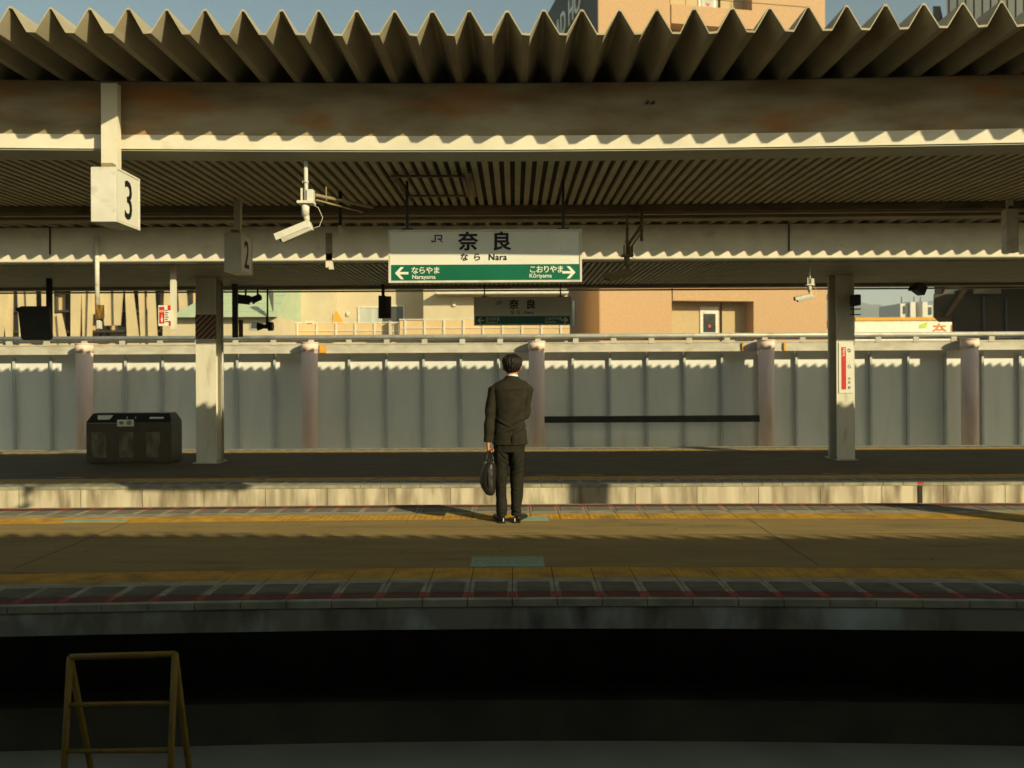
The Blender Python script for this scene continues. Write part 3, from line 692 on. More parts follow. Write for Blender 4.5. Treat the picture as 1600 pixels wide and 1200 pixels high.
# ------------------------------------------------------------------ yellow trestle down on the track
ya = root('yellow_trestle', 'yellow tubular A frame trestle at lower left on the track bed', 'trestle', (PX(188, 4.6), 4.6, -1.235))
D = 4.6; zt = PZ(1021, D) + 1.235; hw = 82 * D / F
def tf(bm):
    r = .0165
    def bar(a, b, rr=r): cyl(bm, a, b, rr, n=10)
    rz = .045
    rt = Vector((PX(188, 4.6), 4.6, -1.235)); q = lambda x_, D_, z_: Vector((PX(x_, D_), D_, z_)) - rt
    T0, T1 = q(107, 4.62, PZ(1023, 4.62)), q(271, 4.58, PZ(1019, 4.58))
    F0, F1 = q(85, 4.37, -1.235), q(254, 4.33, -1.235); K0, K1 = q(158, 4.97, -1.235), q(305, 4.93, -1.235)
    return T0, T1, F0, F1, K0, K1, bar
bm = NB(); T0, T1, F0, F1, K0, K1, bar = tf(bm)
bar(T0, T1); obj('top_bar', bm, 'yellow_paint', ya)
for a, b in ((T0, F0), (T1, F1), (T0, K0), (T1, K1)):
    bm = NB(); cyl(bm, a, b, .0175, n=12); obj('leg', bm, 'yellow_paint', ya)
for k in (.205, .4, .6, .8):
    bm = NB(); cyl(bm, T0.lerp(F0, k), T1.lerp(F1, k), .0125, n=10); obj('rung', bm, 'yellow_paint', ya)


# column of the near canopy just outside the right edge: its shadow crosses the sunlit floor
nc = root('canopy_column', 'near canopy column beyond the right picture edge', 'column', (6.45, 6.75, 0), 'columns of the near canopy')
one('column_shaft', 'column', lambda bm: (box(bm, -.16, .16, 0, .32, 0, 3.2)), nc)
one('base_plate', 'galv', lambda bm: box(bm, -.2, .2, -.05, .35, .001, .02), nc)

# ------------------------------------------------------------------ the man
def fused(bm, name, m, parent, voxel, smooth=2, wr=0.0, wf=9.0, wz=1.0, fn=None):
    bmesh.ops.recalc_face_normals(bm, faces=bm.faces)
    me = bpy.data.meshes.new(name + '_raw'); bm.to_mesh(me); bm.free()
    t = bpy.data.objects.new('tmp', me); COL.objects.link(t)
    r = t.modifiers.new('r', 'REMESH'); r.mode = 'VOXEL'; r.voxel_size = voxel; r.use_smooth_shade = True
    s = t.modifiers.new('s', 'SMOOTH'); s.factor = .6; s.iterations = smooth
    dg = bpy.context.evaluated_depsgraph_get(); dg.update()
    out = bpy.data.meshes.new_from_object(t.evaluated_get(dg)); bpy.data.objects.remove(t); bpy.data.meshes.remove(me)
    out.name = name
    if wr or fn:
        nrm = [v.normal.copy() for v in out.vertices]
        for v, nn in zip(out.vertices, nrm):
            c = v.co; d = 0
            if wr: d = wr * noise.noise(Vector((c.x * wf, c.y * wf, c.z * wf * wz))) + wr * .5 * noise.noise(Vector((c.x * wf * 2.3 + 5, c.y * wf * 2.3, c.z * wf * 2.6 * wz)))
            if fn: d += fn(c)
            v.co = c + nn * d
    for p in out.polygons: p.use_smooth = True
    out.materials.clear(); out.materials.append(M[m])
    o = bpy.data.objects.new(name, out); COL.objects.link(o)
    if parent is not None: o.parent = parent
    return o
MY = 8.30
def hand_mesh(bm, wrist, knuck, out_dir, side, curl, thumb_side):
    """wrist, knuckle centre, direction across the knuckles, palm normal (curl direction)"""
    w_, k_ = Vector(wrist), Vector(knuck); ac = Vector(out_dir).normalized(); pn = Vector(side).normalized(); d = (k_ - w_).normalized()
    tube(bm, [w_ - d * .02, w_, w_.lerp(k_, .5), k_], [(.024, .018), (.026, .018), (.036, .016), (.040, .014)], 12, flat=ac)
    for i, (o, l) in enumerate(((-.030, .070), (-.010, .078), (.010, .074), (.029, .058))):
        p = k_ + ac * o; pts = [p - d * .012, p]; a = 0
        for s in (.45, .30, .25):
            a += curl * (1.0 + .06 * i)
            p = p + (d * math.cos(a) + pn * math.sin(a)) * l * s; pts.append(p)
        tube(bm, pts, [.0095, .0095, .009, .0082, .0068], 8)
    t0 = w_.lerp(k_, .25) + ac * thumb_side * .022
    t1 = t0 + ac * thumb_side * .022 + d * .028 + pn * .012; t2 = t1 + d * .030 + pn * .014; t3 = t2 + d * .02 + pn * .012 - ac * thumb_side * .006
    tube(bm, [t0, t1, t2, t3], [.012, .011, .010, .0078], 8)
body = NB()
# head (faces +Y, tilted slightly down), neck, trunk, limbs: one continuous surface
hx, hz = -.018, 1.545
sections(body, [(1.452, hx, .075, .028, .030, 2), (1.465, hx, .062, .046, .052, 2.2), (1.49, hx, .05, .062, .074, 2.2), (1.52, hx, .04, .071, .089, 2.2),
                (1.55, hx, .035, .075, .095, 2.1), (1.58, hx, .03, .077, .097, 2.1), (1.61, hx, .028, .073, .091, 2), (1.635, hx, .026, .060, .075, 2), (1.652, hx, .025, .038, .048, 2), (1.66, hx, .025, .012, .015, 2)], 24)
tube(body, [(hx, .12, 1.555), (hx, .136, 1.525), (hx, .142, 1.512)], [.008, .012, .013], 8)           # nose
tube(body, [(hx - .02, .128, 1.488), (hx + .02, .128, 1.488)], [.008, .008], 8)                        # lips
for s in (-1, 1):
    tube(body, [(hx + s * .076, .032, 1.508), (hx + s * .088, .020, 1.528), (hx + s * .092, .016, 1.548)], [(.008, .013), (.009, .018), (.007, .014)], 8, flat=(1, 0, 0))
    tube(body, [(hx + s * .034, .116, 1.56), (hx + s * .012, .124, 1.558)], [.010, .008], 8)            # brow
tube(body, [(-.026, .0, 1.36), (-.024, .008, 1.42), (hx, .022, 1.47), (hx, .03, 1.52)], [.062, .054, .051, .05], 18)
sections(body, [(1.40, -.028, 0, .08, .06, 2.2), (1.36, -.03, 0, .12, .075, 2.4), (1.25, -.03, 0, .155, .10, 2.4), (1.05, -.04, 0, .13, .095, 2.3), (.90, -.05, 0, .145, .10, 2.3), (.80, -.05, 0, .15, .10, 2.3)], 24)
LSH, LEL, LWR = Vector((-.195, 0, 1.325)), Vector((-.243, -.04, 1.07)), Vector((-.262, -.06, .795))
RSH, REL, RWR = Vector((.128, 0, 1.325)), Vector((.098, -.02, 1.055)), Vector((.02, .215, 1.16))
tube(body, [LSH + Vector((.06, 0, 0)), LSH, LEL, LWR], [.036, .036, .030, .025], 12)
tube(body, [RSH - Vector((.06, 0, 0)), RSH, REL, RWR], [.036, .036, .030, .025], 12)
hand_mesh(body, LWR + Vector((0, 0, .005)), LWR + Vector((.004, .01, -.072)), (0, 1, 0), (1, 0, 0), .95, 1)
hand_mesh(body, RWR, RWR + Vector((-.03, .06, .045)), (.7, .1, .6), (-.5, .5, -.2), .6, -1)
for cx, hp in ((-.137, -.12), (.022, .02)):
    tube(body, [(hp, 0, .84), (cx, .01, .47), (cx + .008, -.005, .09)], [.078, .050, .036], 12)
    tube(body, [(cx + .008, -.01, .09), (cx + .008, .0, .05), (cx, .05, .045)], [.030, .028, .02], 10)
man = fused(body, 'person', 'skin', None, .0065, 2)
man.location = (0, MY, 0)
tag(man, 'man in a dark suit standing with his back turned, holding a briefcase', 'person')
# hair: cap following the skull, short at the nape, with combed strands
hb = NB()
sections(hb, [(1.492, hx, .014, .050, .060, 2.4), (1.504, hx, .012, .062, .072, 2.3), (1.525, hx, .012, .075, .084, 2.2), (1.55, hx, .012, .087, .095, 2.2), (1.58, hx, .014, .098, .103, 2.2),
              (1.61, hx, .018, .098, .107, 2.3), (1.636, hx, .022, .088, .099, 2.3), (1.656, hx, .024, .064, .075, 2), (1.668, hx, .024, .038, .045, 2), (1.672, hx, .024, .012, .014, 2)], 28)
def hairfn(c):
    if c.y > .085 and c.z < 1.60: return -.03 * min(1, (1.60 - c.z) / .04)
    if c.y > .02 and c.z < 1.53: return -.022
    a = math.atan2(c.y - .02, c.x - hx)
    return .0035 * math.sin(a * 26 + 9 * noise.noise(Vector((c.x * 20, c.y * 20, c.z * 12)))) + .004 * noise.noise(c * 45)
fused(hb, 'hair', 'hair', man, .0055, 1, .003, 22, fn=hairfn)
def spikes(bm):
    rnd = random.Random(3)
    for i in range(260):
        a = rnd.uniform(math.pi, 2 * math.pi) if i % 3 else rnd.uniform(0, 2 * math.pi); z = rnd.uniform(1.505, 1.665); k = (z - 1.575) / .095
        r = math.sqrt(max(.02, 1 - min(.98, k * k))); rx, ry = .092 * r, .100 * r
        if z < 1.53: rx, ry = rx * .93, ry * .84
        p = Vector((hx + rx * math.cos(a), .018 + ry * math.sin(a), z)); nrm = Vector((math.cos(a), math.sin(a), k * .9)).normalized()
        t = Vector((-math.sin(a) * rnd.uniform(-.5, .5), math.cos(a) * rnd.uniform(-.5, .5), -1)).normalized()
        q = p + nrm * rnd.uniform(.002, .006) + t * rnd.uniform(.012, .022); s = nrm.cross(t).normalized() * .003
        vs = [bm.verts.new(v) for v in (p - s - nrm * .004, p + s - nrm * .004, q)]; bm.faces.new(vs)
one('hair_strand', 'hair', spikes, man)
one('shirt_collar', 'shirt', lambda bm: tube(bm, [(hx - .002, .012, 1.428), (hx, .016, 1.448), (hx, .018, 1.463)], [.062, .060, .057], 24, cap=False), man)
# jacket
jk = NB()
sections(jk, [(.772, -.048, .004, .176, .128, 2.5), (.80, -.047, .004, .175, .127, 2.5), (.90, -.045, .002, .163, .120, 2.5), (1.02, -.043, 0, .152, .112, 2.4), (1.12, -.040, -.002, .158, .116, 2.4),
              (1.24, -.036, -.004, .168, .122, 2.5), (1.32, -.033, -.003, .180, .118, 2.6), (1.365, -.031, 0, .180, .100, 2.6), (1.398, -.028, .004, .142, .084, 2.4), (1.425, -.022, .010, .084, .070, 2.1), (1.448, hx - .002, .014, .063, .062, 2)], 36)
tube(jk, [(-.10, 0, 1.352), (-.165, 0, 1.345), LSH + Vector((-.006, 0, -.008)), LSH.lerp(LEL, .5), LEL, LEL.lerp(LWR, .5), LWR + Vector((0, 0, .006))],
     [(.05, .06), (.055, .066), (.060, .072), .060, .053, .049, (.043, .047)], 22, flat=(1, 0, 0))
tube(jk, [(.04, 0, 1.352), (.10, 0, 1.345), RSH + Vector((.002, 0, -.008)), RSH.lerp(REL, .5), REL, REL.lerp(RWR, .35), REL.lerp(RWR, .9)],
     [(.05, .06), (.058, .066), (.064, .074), .060, .058, .052, .043], 22, flat=(1, 0, 0))
def jfn(c):
    d = 0
    if abs(c.x - (-.018)) < .004 and c.y < 0 and .76 < c.z < .90: d -= .012                 # vent
    if abs(c.x + .030) < .003 and c.y < -.05 and c.z > .9: d -= .0025                        # centre seam
    for px_, z_, w_, a_, s_ in ((.06, 1.02, .035, .5, .010), (.05, 1.10, .03, .7, .008), (-.12, 1.0, .03, -.5, .007), (.02, 1.33, .03, .1, .006), (-.02, .93, .02, .3, .006), (.07, .93, .03, .6, .008), (.09, 1.2, .03, 1.2, .008)):
        u_ = (c.x - px_) * math.cos(a_) + (c.z - z_) * math.sin(a_); v_ = -(c.x - px_) * math.sin(a_) + (c.z - z_) * math.cos(a_)
        d += 1.5 * s_ * math.exp(-(v_ / .012) ** 2 - (u_ / .07) ** 2) - s_ * 1.2 * math.exp(-((v_ + .02) / .012) ** 2 - (u_ / .07) ** 2)
    if c.x < -.2: d += .005 * math.sin((c.z * 34 + c.x * 20)) * math.exp(-((c.z - 1.05) / .11) ** 2)
    if c.x > .06: d += .004 * math.sin((c.z * 40 - c.x * 30)) * math.exp(-((c.z - 1.08) / .12) ** 2)
    return d
fused(jk, 'jacket', 'suit', man, .0075, 2, .010, 7, .8, fn=jfn)
one('jacket_vent', 'ink', lambda bm: box(bm, -.0205, -.0165, -.127, -.10, .775, .865), man)
one('jacket_collar', 'suit', lambda bm: tube(bm, [(hx - .004, .008, 1.405), (hx - .002, .013, 1.43), (hx, .015, 1.451)], [.080, .069, .063], 24, cap=False), man)
# trousers
tr_ = NB()
sections(tr_, [(.70, -.052, .004, .158, .112, 2.4), (.76, -.05, .004, .160, .114, 2.4), (.86, -.048, .002, .148, .105, 2.4), (.93, -.045, 0, .14, .10, 2.4)], 28)
tube(tr_, [(-.125, .004, .80), (-.130, .004, .66), (-.138, .006, .52), (-.137, .008, .36), (-.131, -.002, .2), (-.127, -.006, .062)], [(.078, .105), (.080, .10), (.070, .082), (.056, .068), (.053, .066), (.053, .072)], 22, flat=(1, 0, 0))
tube(tr_, [(.024, .004, .80), (.024, .004, .66), (.022, .006, .52), (.025, .008, .36), (.019, -.002, .2), (.014, -.006, .062)], [(.080, .105), (.078, .10), (.068, .082), (.062, .070), (.056, .066), (.052, .072)], 22, flat=(1, 0, 0))
def tfn(c):
    d = 0
    for px_, z_, a_, s_ in ((-.10, .66, -.9, .007), (-.08, .60, -.8, .006), (.03, .60, .55, .009), (.03, .55, .5, .009), (.035, .50, .45, .007), (0, .66, .8, .007), (-.13, .36, .3, .004), (.02, .33, -.3, .004), (-.13, .11, .2, .005), (.01, .12, -.25, .006)):
        u_ = (c.x - px_) * math.cos(a_) + (c.z - z_) * math.sin(a_); v_ = -(c.x - px_) * math.sin(a_) + (c.z - z_) * math.cos(a_)
        d += 1.4 * s_ * math.exp(-(v_ / .011) ** 2 - (u_ / .06) ** 2) - s_ * 1.1 * math.exp(-((v_ + .018) / .011) ** 2 - (u_ / .06) ** 2)
    return d
fused(tr_, 'trousers', 'trouser', man, .0072, 2, .010, 8, .7, fn=tfn)
for cx, dx in ((-.125, -.075), (.022, .085)):
    sb = NB()
    tube(sb, [(cx, -.062, .034), (cx + dx * .05, -.04, .040), (cx + dx * .4, .06, .038), (cx + dx * .8, .15, .030), (cx + dx, .205, .024)],
         [(.026, .030), (.037, .038), (.042, .034), (.045, .027), (.026, .018)], 16, flat=(1, 0, 0))
    so = fused(sb, 'shoe', 'shoe', man, .005, 2)
    one('sole', 'black', lambda bm: box(bm, cx - .034, cx + .034, -.088, -.02, 0, .016), so)
    one('heel_patch', 'shirt', lambda bm, cx=cx: box(bm, cx + (.010 if cx < 0 else -.024), cx + (.018 if cx < 0 else -.016), -.092, -.084, .020, .050), so)

# briefcase, seen end on
bg_ = root('briefcase', 'black leather briefcase held in the man\'s left hand', 'bag', (-.252, MY - .045, 0))
cb_ = NB(); SECS = [(.292, .012, .030, .14), (.300, .010, .046, .165), (.34, -.002, .062, .185), (.41, -.010, .082, .20), (.49, -.008, .080, .20), (.56, .004, .064, .195), (.598, .012, .048, .185), (.612, .014, .02, .17)]
sections(cb_, [(z, cx, .0, rx, ry, 3.2) for z, cx, rx, ry in SECS], 28)
fused(cb_, 'bag_body', 'leather', bg_, .008, 1, .006, 9)
for s in (-1, 1):
    one('handle', 'leather', lambda bm: tube(bm, [(s * .036 + .01, -.10, .60), (s * .030 + .01, -.085, .66), (s * .010, -.05, .715), (s * .006, 0, .725), (s * .010, .05, .715), (s * .030 + .01, .085, .66), (s * .036 + .01, .10, .60)], [.0085] * 7, 10), bg_)
    one('handle_ring', 'steel', lambda bm: (box(bm, s * .036 + .002, s * .036 + .018, -.112, -.098, .592, .622),), bg_)
one('strap_loop', 'steel', lambda bm: tube(bm, [(-.035, -.16, .60), (-.05, -.175, .612), (-.035, -.185, .622), (-.02, -.175, .61)], [.004] * 4, 8), bg_)
one('side_seam', 'shoe', lambda bm: tube(bm, [(.012, -.155, .30), (-.005, -.203, .42), (.0, -.203, .52), (.014, -.18, .605)], [.006] * 4, 8), bg_)

# ------------------------------------------------------------------ buildings beyond the wall
# tan tiled hotel block, turned slightly
bb = root('tan_tiled_building', 'tall tan tiled building with a recessed beige strip of doors', 'building', (PX(938, 45), 45, -6), None, R(10.8))
Ltot, SD, HH = 13.44, 12.4, 31.4
rec0, rec1 = None, None
def along(px):       # distance along the front for a photograph x
    a = (px - CX) / F; c, s = math.cos(R(10.8)), math.sin(R(10.8)); x0 = PX(938, 45)
    return (a * 45 - x0) / (c - a * s)
r0, r1 = along(1050), along(1178)
one('front_wall', 'brick', lambda bm: (box(bm, 0, r0, 0, SD, 0, HH), box(bm, r1, Ltot, 0, SD, 0, HH)), bb)
one('recessed_wall', 'brick_beige', lambda bm: box(bm, r0, r1, 1.0, SD, 0, HH - .4), bb)
one('side_cladding', 'grey_roof', lambda bm: box(bm, -.05, -.005, 0.0, SD, 16.5, HH), bb)
one('gable_wall', 'brick', lambda bm: box(bm, -.04, -.004, 0.02, SD, 0, 16.4), bb)
for k in range(2):
    for t in (5.0, 8.2):
        w_ = one('side_window', 'glass', lambda bm: box(bm, -.07, -.042, t, t + .5, 6.8 + k * 3.1, 8.3 + k * 3.1), bb)
one('side_window', 'glass', lambda bm: box(bm, -.08, -.052, 1.6, 2.2, 24.5, 26.5), bb)
D_ = 45.8
zb0 = PZ(471, D_) + 6
fl = 3.05
for k in range(-2, 7):
    zz = zb0 + k * fl
    if zz + 2 > HH: break
    if k in (0, 5):
        one('balcony_front', 'brick', lambda bm: box(bm, r0 + .05, r1 + (.3 if k else 0), -.05, .9, zz, zz + (1.2 if k == 0 else 1.05)), bb)
        if k == 5: one('balcony_rail', 'brown', lambda bm: (cyl(bm, (r0 + .0, 0, zz + 1.5), (Ltot - 1, 0, zz + 1.5), .02, n=8),) + tuple(cyl(bm, (r0 + i * .9, 0, zz + 1.05), (r0 + i * .9, 0, zz + 1.5), .015, n=6) for i in range(6)), bb)
    d0, d1 = along(1100), along(1129)
    dr = one('door', 'white', lambda bm: box(bm, d0 + .2, d1 + .2, .94, .998, zz - 2.05, zz - .25), bb)
    one('door_glass', 'glass' if k == 0 else 'curtain', lambda bm: box(bm, d0 + .38, d1 + .02, .925, .938, zz - 1.7, zz - .65), dr)
    one('door_mark', 'red', lambda bm: prism(bm, [((d0 + d1) / 2 + .04, zz - 1.35), ((d0 + d1) / 2 + .36, zz - 1.35), ((d0 + d1) / 2 + .2, zz - 1.58)] if k else
        [((d0 + d1) / 2 + .2 + .09 * math.cos(R(q * 45)), zz - 1.35 + .09 * math.sin(R(q * 45))) for q in range(8)], .915, .924), dr)
one('downpipe', 'brown', lambda bm: (cyl(bm, (r0 + .12, .93, 0), (r0 + .12, .93, HH - 1), .05, n=8), cyl(bm, (along(1131) + .3, .93, 0), (along(1131) + .3, .93, HH - 1), .04, n=8)), bb)
t = text('AD HO', 2.15, 'clinker', (-.12, 9.2, 28.2), (R(90), 0, R(-90)), bb, bold=.03, depth=.08, sx=.85, spacing=1.05); t.data.materials[0] = M['sign_white']
# drawn-back neighbour wall right of the block
nb = root('balcony_block', 'pale balcony block edge right of the tan building', 'building', (PX(1289, 52), 52, -6))
one('wall', 'render', lambda bm: wedge(bm, 0, .9, 0, 6, 0, PZ(505, 52) + 6, .4), nb)
one('balcony', 'render', lambda bm: (box(bm, 0, 1.6, -.5, 0, PZ(472, 52) + 6, PZ(463, 52) + 6), box(bm, 0, 1.6, -.5, 0, PZ(509, 52) + 6, PZ(504, 52) + 6), box(bm, .1, .3, -.4, -.3, PZ(504, 52) + 6, PZ(472, 52) + 6)), nb)

# cream apartment house with balconies
D = 40.0; x = lambda p: PX(p, D); z = lambda p: PZ(p, D)
ap = root('cream_apartment_house', 'cream rendered apartment house with a long panelled balcony', 'house', (0, D, 0))
def apw(bm):
    top = 9.0
    box(bm, x(436), x(517), 0, 9, -6, top); box(bm, x(517), x(662), 1.6, 9, -6, top); box(bm, x(662), x(887), 0, 9, -6, z(462)); box(bm, x(662), x(887), .002, 9, z(462) + .002, top)
one('wall', 'render', apw, ap)
one('eave', 'white', lambda bm: box(bm, x(685), x(887), -.9, -.002, z(461), z(456)), ap)
def win(n, a, b, c, d, m, yy=1.6, fr=True):
    f = one('window', 'white', lambda bm: (box(bm, x(a), x(b), yy - .06, yy - .002, z(d), z(d) + .07), box(bm, x(a), x(b), yy - .06, yy - .002, z(c) - .07, z(c)), box(bm, x(a), x(a) + .07, yy - .06, yy - .002, z(d) + .07, z(c) - .07), box(bm, x(b) - .07, x(b), yy - .06, yy - .002, z(d) + .07, z(c) - .07)), ap)
    one('pane', m, lambda bm: box(bm, x(a) + .07, x(b) - .07, yy - .03, yy - .003, z(d) + .07, z(c) - .07), f)
win('w', 550, 586, 474, 512, 'curtain'); win('w', 587, 626, 472, 512, 'glass')
win('w', 477, 491, 500, 507, 'glass', 0)
one('light_patch', 'orange_paint', lambda bm: prism(bm, [(x(518), z(502)), (x(519), z(494)), (x(523), z(482)), (x(537), z(505)), (x(520), z(506))], .3, .34), ap)  # flat orange piece painted as sunlight on the recess wall
def balcony(a, b, top, bot, y0, st=29.2, side=None):
    o = one('balcony', 'balc', lambda bm: box(bm, x(a), x(b), y0, y0 + .05, z(bot), z(top)), ap)
    def posts(bm):
        p = a + 8
        while p < b:
            box(bm, x(p) - .03, x(p) + .04, y0 - .05, y0 - .002, z(bot), z(top) + .03); p += st
        box(bm, x(a) - .02, x(b) + .02, y0 - .06, y0 + .06, z(top) + .035, z(top) + .075)
        box(bm, x(a), x(b), y0 - .04, y0 - .0021, z((top + bot) / 2 + 1), z((top + bot) / 2))
    one('balcony_post', 'white', posts, o)
    one('balcony_side', 'beam_grey', lambda bm: box(bm, x(a) - .5, x(a) - .45, y0 + .0, 1.5, z(bot), z(top)), o)
    one('balcony_floor', 'render', lambda bm: box(bm, x(a) - .45, x(b), y0 + .06, -.003 if y0 < 0 else 1.5, z(bot) - .2, z(bot)), o)
balcony(438, 628, 506.5, 527, -1.2); balcony(632, 887, 503, 525, -1.6)
one('wall_vent', 'white', lambda bm: (box(bm, x(708), x(713), -.1, -.002, z(478), z(471)), box(bm, x(532), x(536), 1.5, 1.598, z(489), z(483)), box(bm, x(690), x(706), -.08, -.002, z(501), z(499.5))), ap)

# house with the pale green roof
D2 = 36.0
gh = root('green_roofed_house', 'house with a pale green metal roof behind the striped column', 'house', (0, D2, 0))
X2 = lambda p: PX(p, D2); Z2 = lambda p: PZ(p, D2)
one('wall', 'render', lambda bm: box(bm, X2(268), X2(436) - .02, .0, 7, -6, Z2(494)), gh)
def roof(bm):
    a = [bm.verts.new(v) for v in ((X2(272), -.5, Z2(494) + .002), (X2(436) - .05, -.5, Z2(494) + .002), (X2(436) - .05, 3.8, Z2(494) + 2.6), (X2(300) + 1.6, 3.8, Z2(494) + 2.6), (X2(272), 8, Z2(494) + .002), (X2(436) - .05, 8, Z2(494) + .002))]
    bm.faces.new((a[0], a[1], a[2], a[3])); bm.faces.new((a[3], a[2], a[5], a[4])); bm.faces.new((a[0], a[3], a[4])); bm.faces.new((a[1], a[5], a[2])); bm.faces.new((a[0], a[4], a[5], a[1]))
rf = one('roof', 'roof_green', roof, gh)
def seams(bm):
    for i in range(6):
        zz = .25 + i * .4; yy = -.5 + zz / 2.6 * 4.3; box(bm, X2(272) + 1.1 + zz * .75, X2(436) - .06, yy - .03, yy + .0, Z2(494) + zz, Z2(494) + zz + .03)
one('roof_seam', 'roof_green', seams, rf)
w_ = one('window', 'white', lambda bm: box(bm, X2(392), X2(407), -.05, -.002, Z2(513), Z2(500)), gh)
one('pane', 'glass', lambda bm: box(bm, X2(393.5), X2(405.5), -.07, -.052, Z2(511.5), Z2(501)), w_)
one('shed_gable', 'grey_roof', lambda bm: prism(bm, [(X2(428), Z2(455)), (X2(436) - .02, Z2(486)), (X2(436) - .02, Z2(455))], -.9, -.7), gh)

# building screened with tilted cream blades
D3 = 44.0
X3 = lambda p: PX(p, D3); Z3 = lambda p: PZ(p, D3)
lv = root('louvered_building', 'building screened with irregular tilted cream vertical blades at left', 'building', (0, D3, 0))
one('wall', 'balc', lambda bm: box(bm, X3(-60), X3(300), 1.2, 12, -6, 9.5), lv)
def wb(bm):
    for i in range(13):
        a = -50 + i * 27; box(bm, X3(a), X3(a + 15), 1.1, 1.195, Z3(532), Z3(420))
one('window_band', 'glass', wb, lv)
one('floor_slab', 'brown', lambda bm: [box(bm, X3(-60), X3(300), .35, 1.09, Z3(q) - .12, Z3(q)) for q in (441, 480, 512, 545)], lv)
rnd = random.Random(11)
p = -56.0; k = 0
while p < 290:
    wt_, wb_ = rnd.uniform(6, 21), rnd.uniform(6, 21); tilt = rnd.uniform(-9, 9); bot = rnd.choice([560, 560, 560, 560, 505, 487])
    tp_ = 400 if bot < 550 else rnd.choice([400, 400, 400, 486])
    one('louver_blade', 'slat', lambda bm: prism(bm, [(X3(p), Z3(bot)), (X3(p + wb_), Z3(bot)), (X3(p + wt_ + tilt), Z3(tp_)), (X3(p + tilt), Z3(tp_))], (k % 3) * .14, .12 + (k % 3) * .14), lv)
    p += (wb_ + wt_) / 2 * rnd.uniform(1.0, 1.55); k += 1

# right-hand side: shop sign, far blocks, dark footbridge
D4 = 60.0; X4 = lambda q: PX(q, D4); Z4 = lambda q: PZ(q, D4)
shp = root('shop_roof_sign', 'long white roof sign with orange lettering and green leaf mark', 'sign', (0, D4, 0))
one('sign_board', 'clinker', lambda bm: box(bm, X4(1336), X4(1493), 0, .5, Z4(545), Z4(504)), shp)
one('orange_edge', 'orange_paint', lambda bm: box(bm, X4(1336), X4(1493), -.1, .55, Z4(504) + .002, Z4(499)), shp)
one('leaf_mark', 'lime', lambda bm: prism(bm, [(X4(1436), Z4(516)), (X4(1438), Z4(511)), (X4(1444), Z4(508)), (X4(1450), Z4(506.5)), (X4(1448), Z4(512)), (X4(1446), Z4(516))], -.03, -.001), shp)
text('奈良', 1.15, 'orange', (X4(1457), -.02, Z4(530)), FRONT, shp, bold=.02, sx=.9, spacing=1.25)
one('building_below', 'render', lambda bm: box(bm, X4(1330), X4(1493), .6, 12, -6, Z4(503)), shp)
D5 = 220.0; X5 = lambda q: PX(q, D5); Z5 = lambda q: PZ(q, D5)
fb_ = root('white_tower_block', 'distant white apartment block with antennas below the hills', 'building', (0, D5, 0))
def ftower(bm):
    box(bm, X5(1410), X5(1422), 1, 14, -6, Z5(477)); box(bm, X5(1423), X5(1431), 0, 14, -6, Z5(475)); box(bm, X5(1442), X5(1450), 0, 14, -6, Z5(475)); box(bm, X5(1431) + .02, X5(1442) - .02, 3, 14, -6, Z5(477.5)); box(bm, X5(1450) + .02, X5(1459), .5, 14, -6, Z5(480))
one('wall', 'white', ftower, fb_)
for a, b, c, d, yy in ((1415, 1417, 481, 493, 1), (1435, 1438, 481, 498, 3), (1452, 1457, 483, 495, .5)):
    one('window', 'glass', lambda bm: box(bm, X5(a), X5(b), yy - .3, yy - .01, Z5(d), Z5(c)), fb_)
one('antenna', 'dark', lambda bm: [cyl(bm, (X5(q), 4, Z5(476)), (X5(q), 4, Z5(465)), .12, n=6) for q in (1420, 1440, 1450)], fb_)
# footbridge, its shade put into the dark brown colour
D6 = 33.0; X6 = lambda q: PX(q, D6); Z6 = lambda q: PZ(q, D6)
ft = root('footbridge', 'covered footbridge filling the right edge, dark brown carrying its shade', 'footbridge', (0, D6, 0))
one('side_wall', 'brown', lambda bm: (wedge(bm, X6(1459), X6(1494), 0, 4, Z6(499), Z6(463), .56), wedge(bm, X6(1494), X6(1700), .3, 4, -6, Z6(440), .56), box(bm, X6(1494), X6(1700), .0, .29, Z6(545), Z6(466))), ft)
one('diagonal_beam', 'rustbeam', lambda bm: prism(bm, [(X6(1474), Z6(498)), (X6(1481), Z6(498)), (X6(1514), Z6(452)), (X6(1505), Z6(452))], -.12, -.005), ft)
one('roof', 'grey_roof', lambda bm: wedge(bm, X6(1494), X6(1760), -4.5, 4, Z6(440) + .001, Z6(440) + .4, .5), ft)  # deep overhang added to shade the bridge face
one('glazing', 'glass', lambda bm: prism(bm, [(X6(1477), Z6(462.8)), (X6(1494), Z6(462.8)), (X6(1494), Z6(445)), (X6(1486), Z6(445))], .1, .2), ft)
one('light_panel', 'gutter', lambda bm: box(bm, X6(1521), X6(1563), -.08, -.005, Z6(463), Z6(453)), ft)
one('downpipe', 'grey_roof', lambda bm: [cyl(bm, (X6(q), -.06, Z6(540)), (X6(q), -.06, Z6(468)), .04, n=8) for q in (1536, 1571)], ft)
# dark tower at the top right
D7 = 70.0; X7 = lambda q: PX(q, D7); Z7 = lambda q: PZ(q, D7)
tw = root('dark_glass_tower', 'dark tower behind the canopy edge at top right', 'building', (0, D7, 0))
one('wall', 'grey_roof', lambda bm: (wedge(bm, X7(1482), X7(1700), 0, 14, -6, Z7(-3), .6), wedge(bm, X7(1470), X7(1482) - .01, 1, 13, -6, Z7(5), .6)), tw)
one('glazing', 'glass', lambda bm: [box(bm, X7(1486 + i * 13), X7(1496 + i * 13), -.1, -.01, Z7(60), Z7(2)) for i in range(12)], tw)

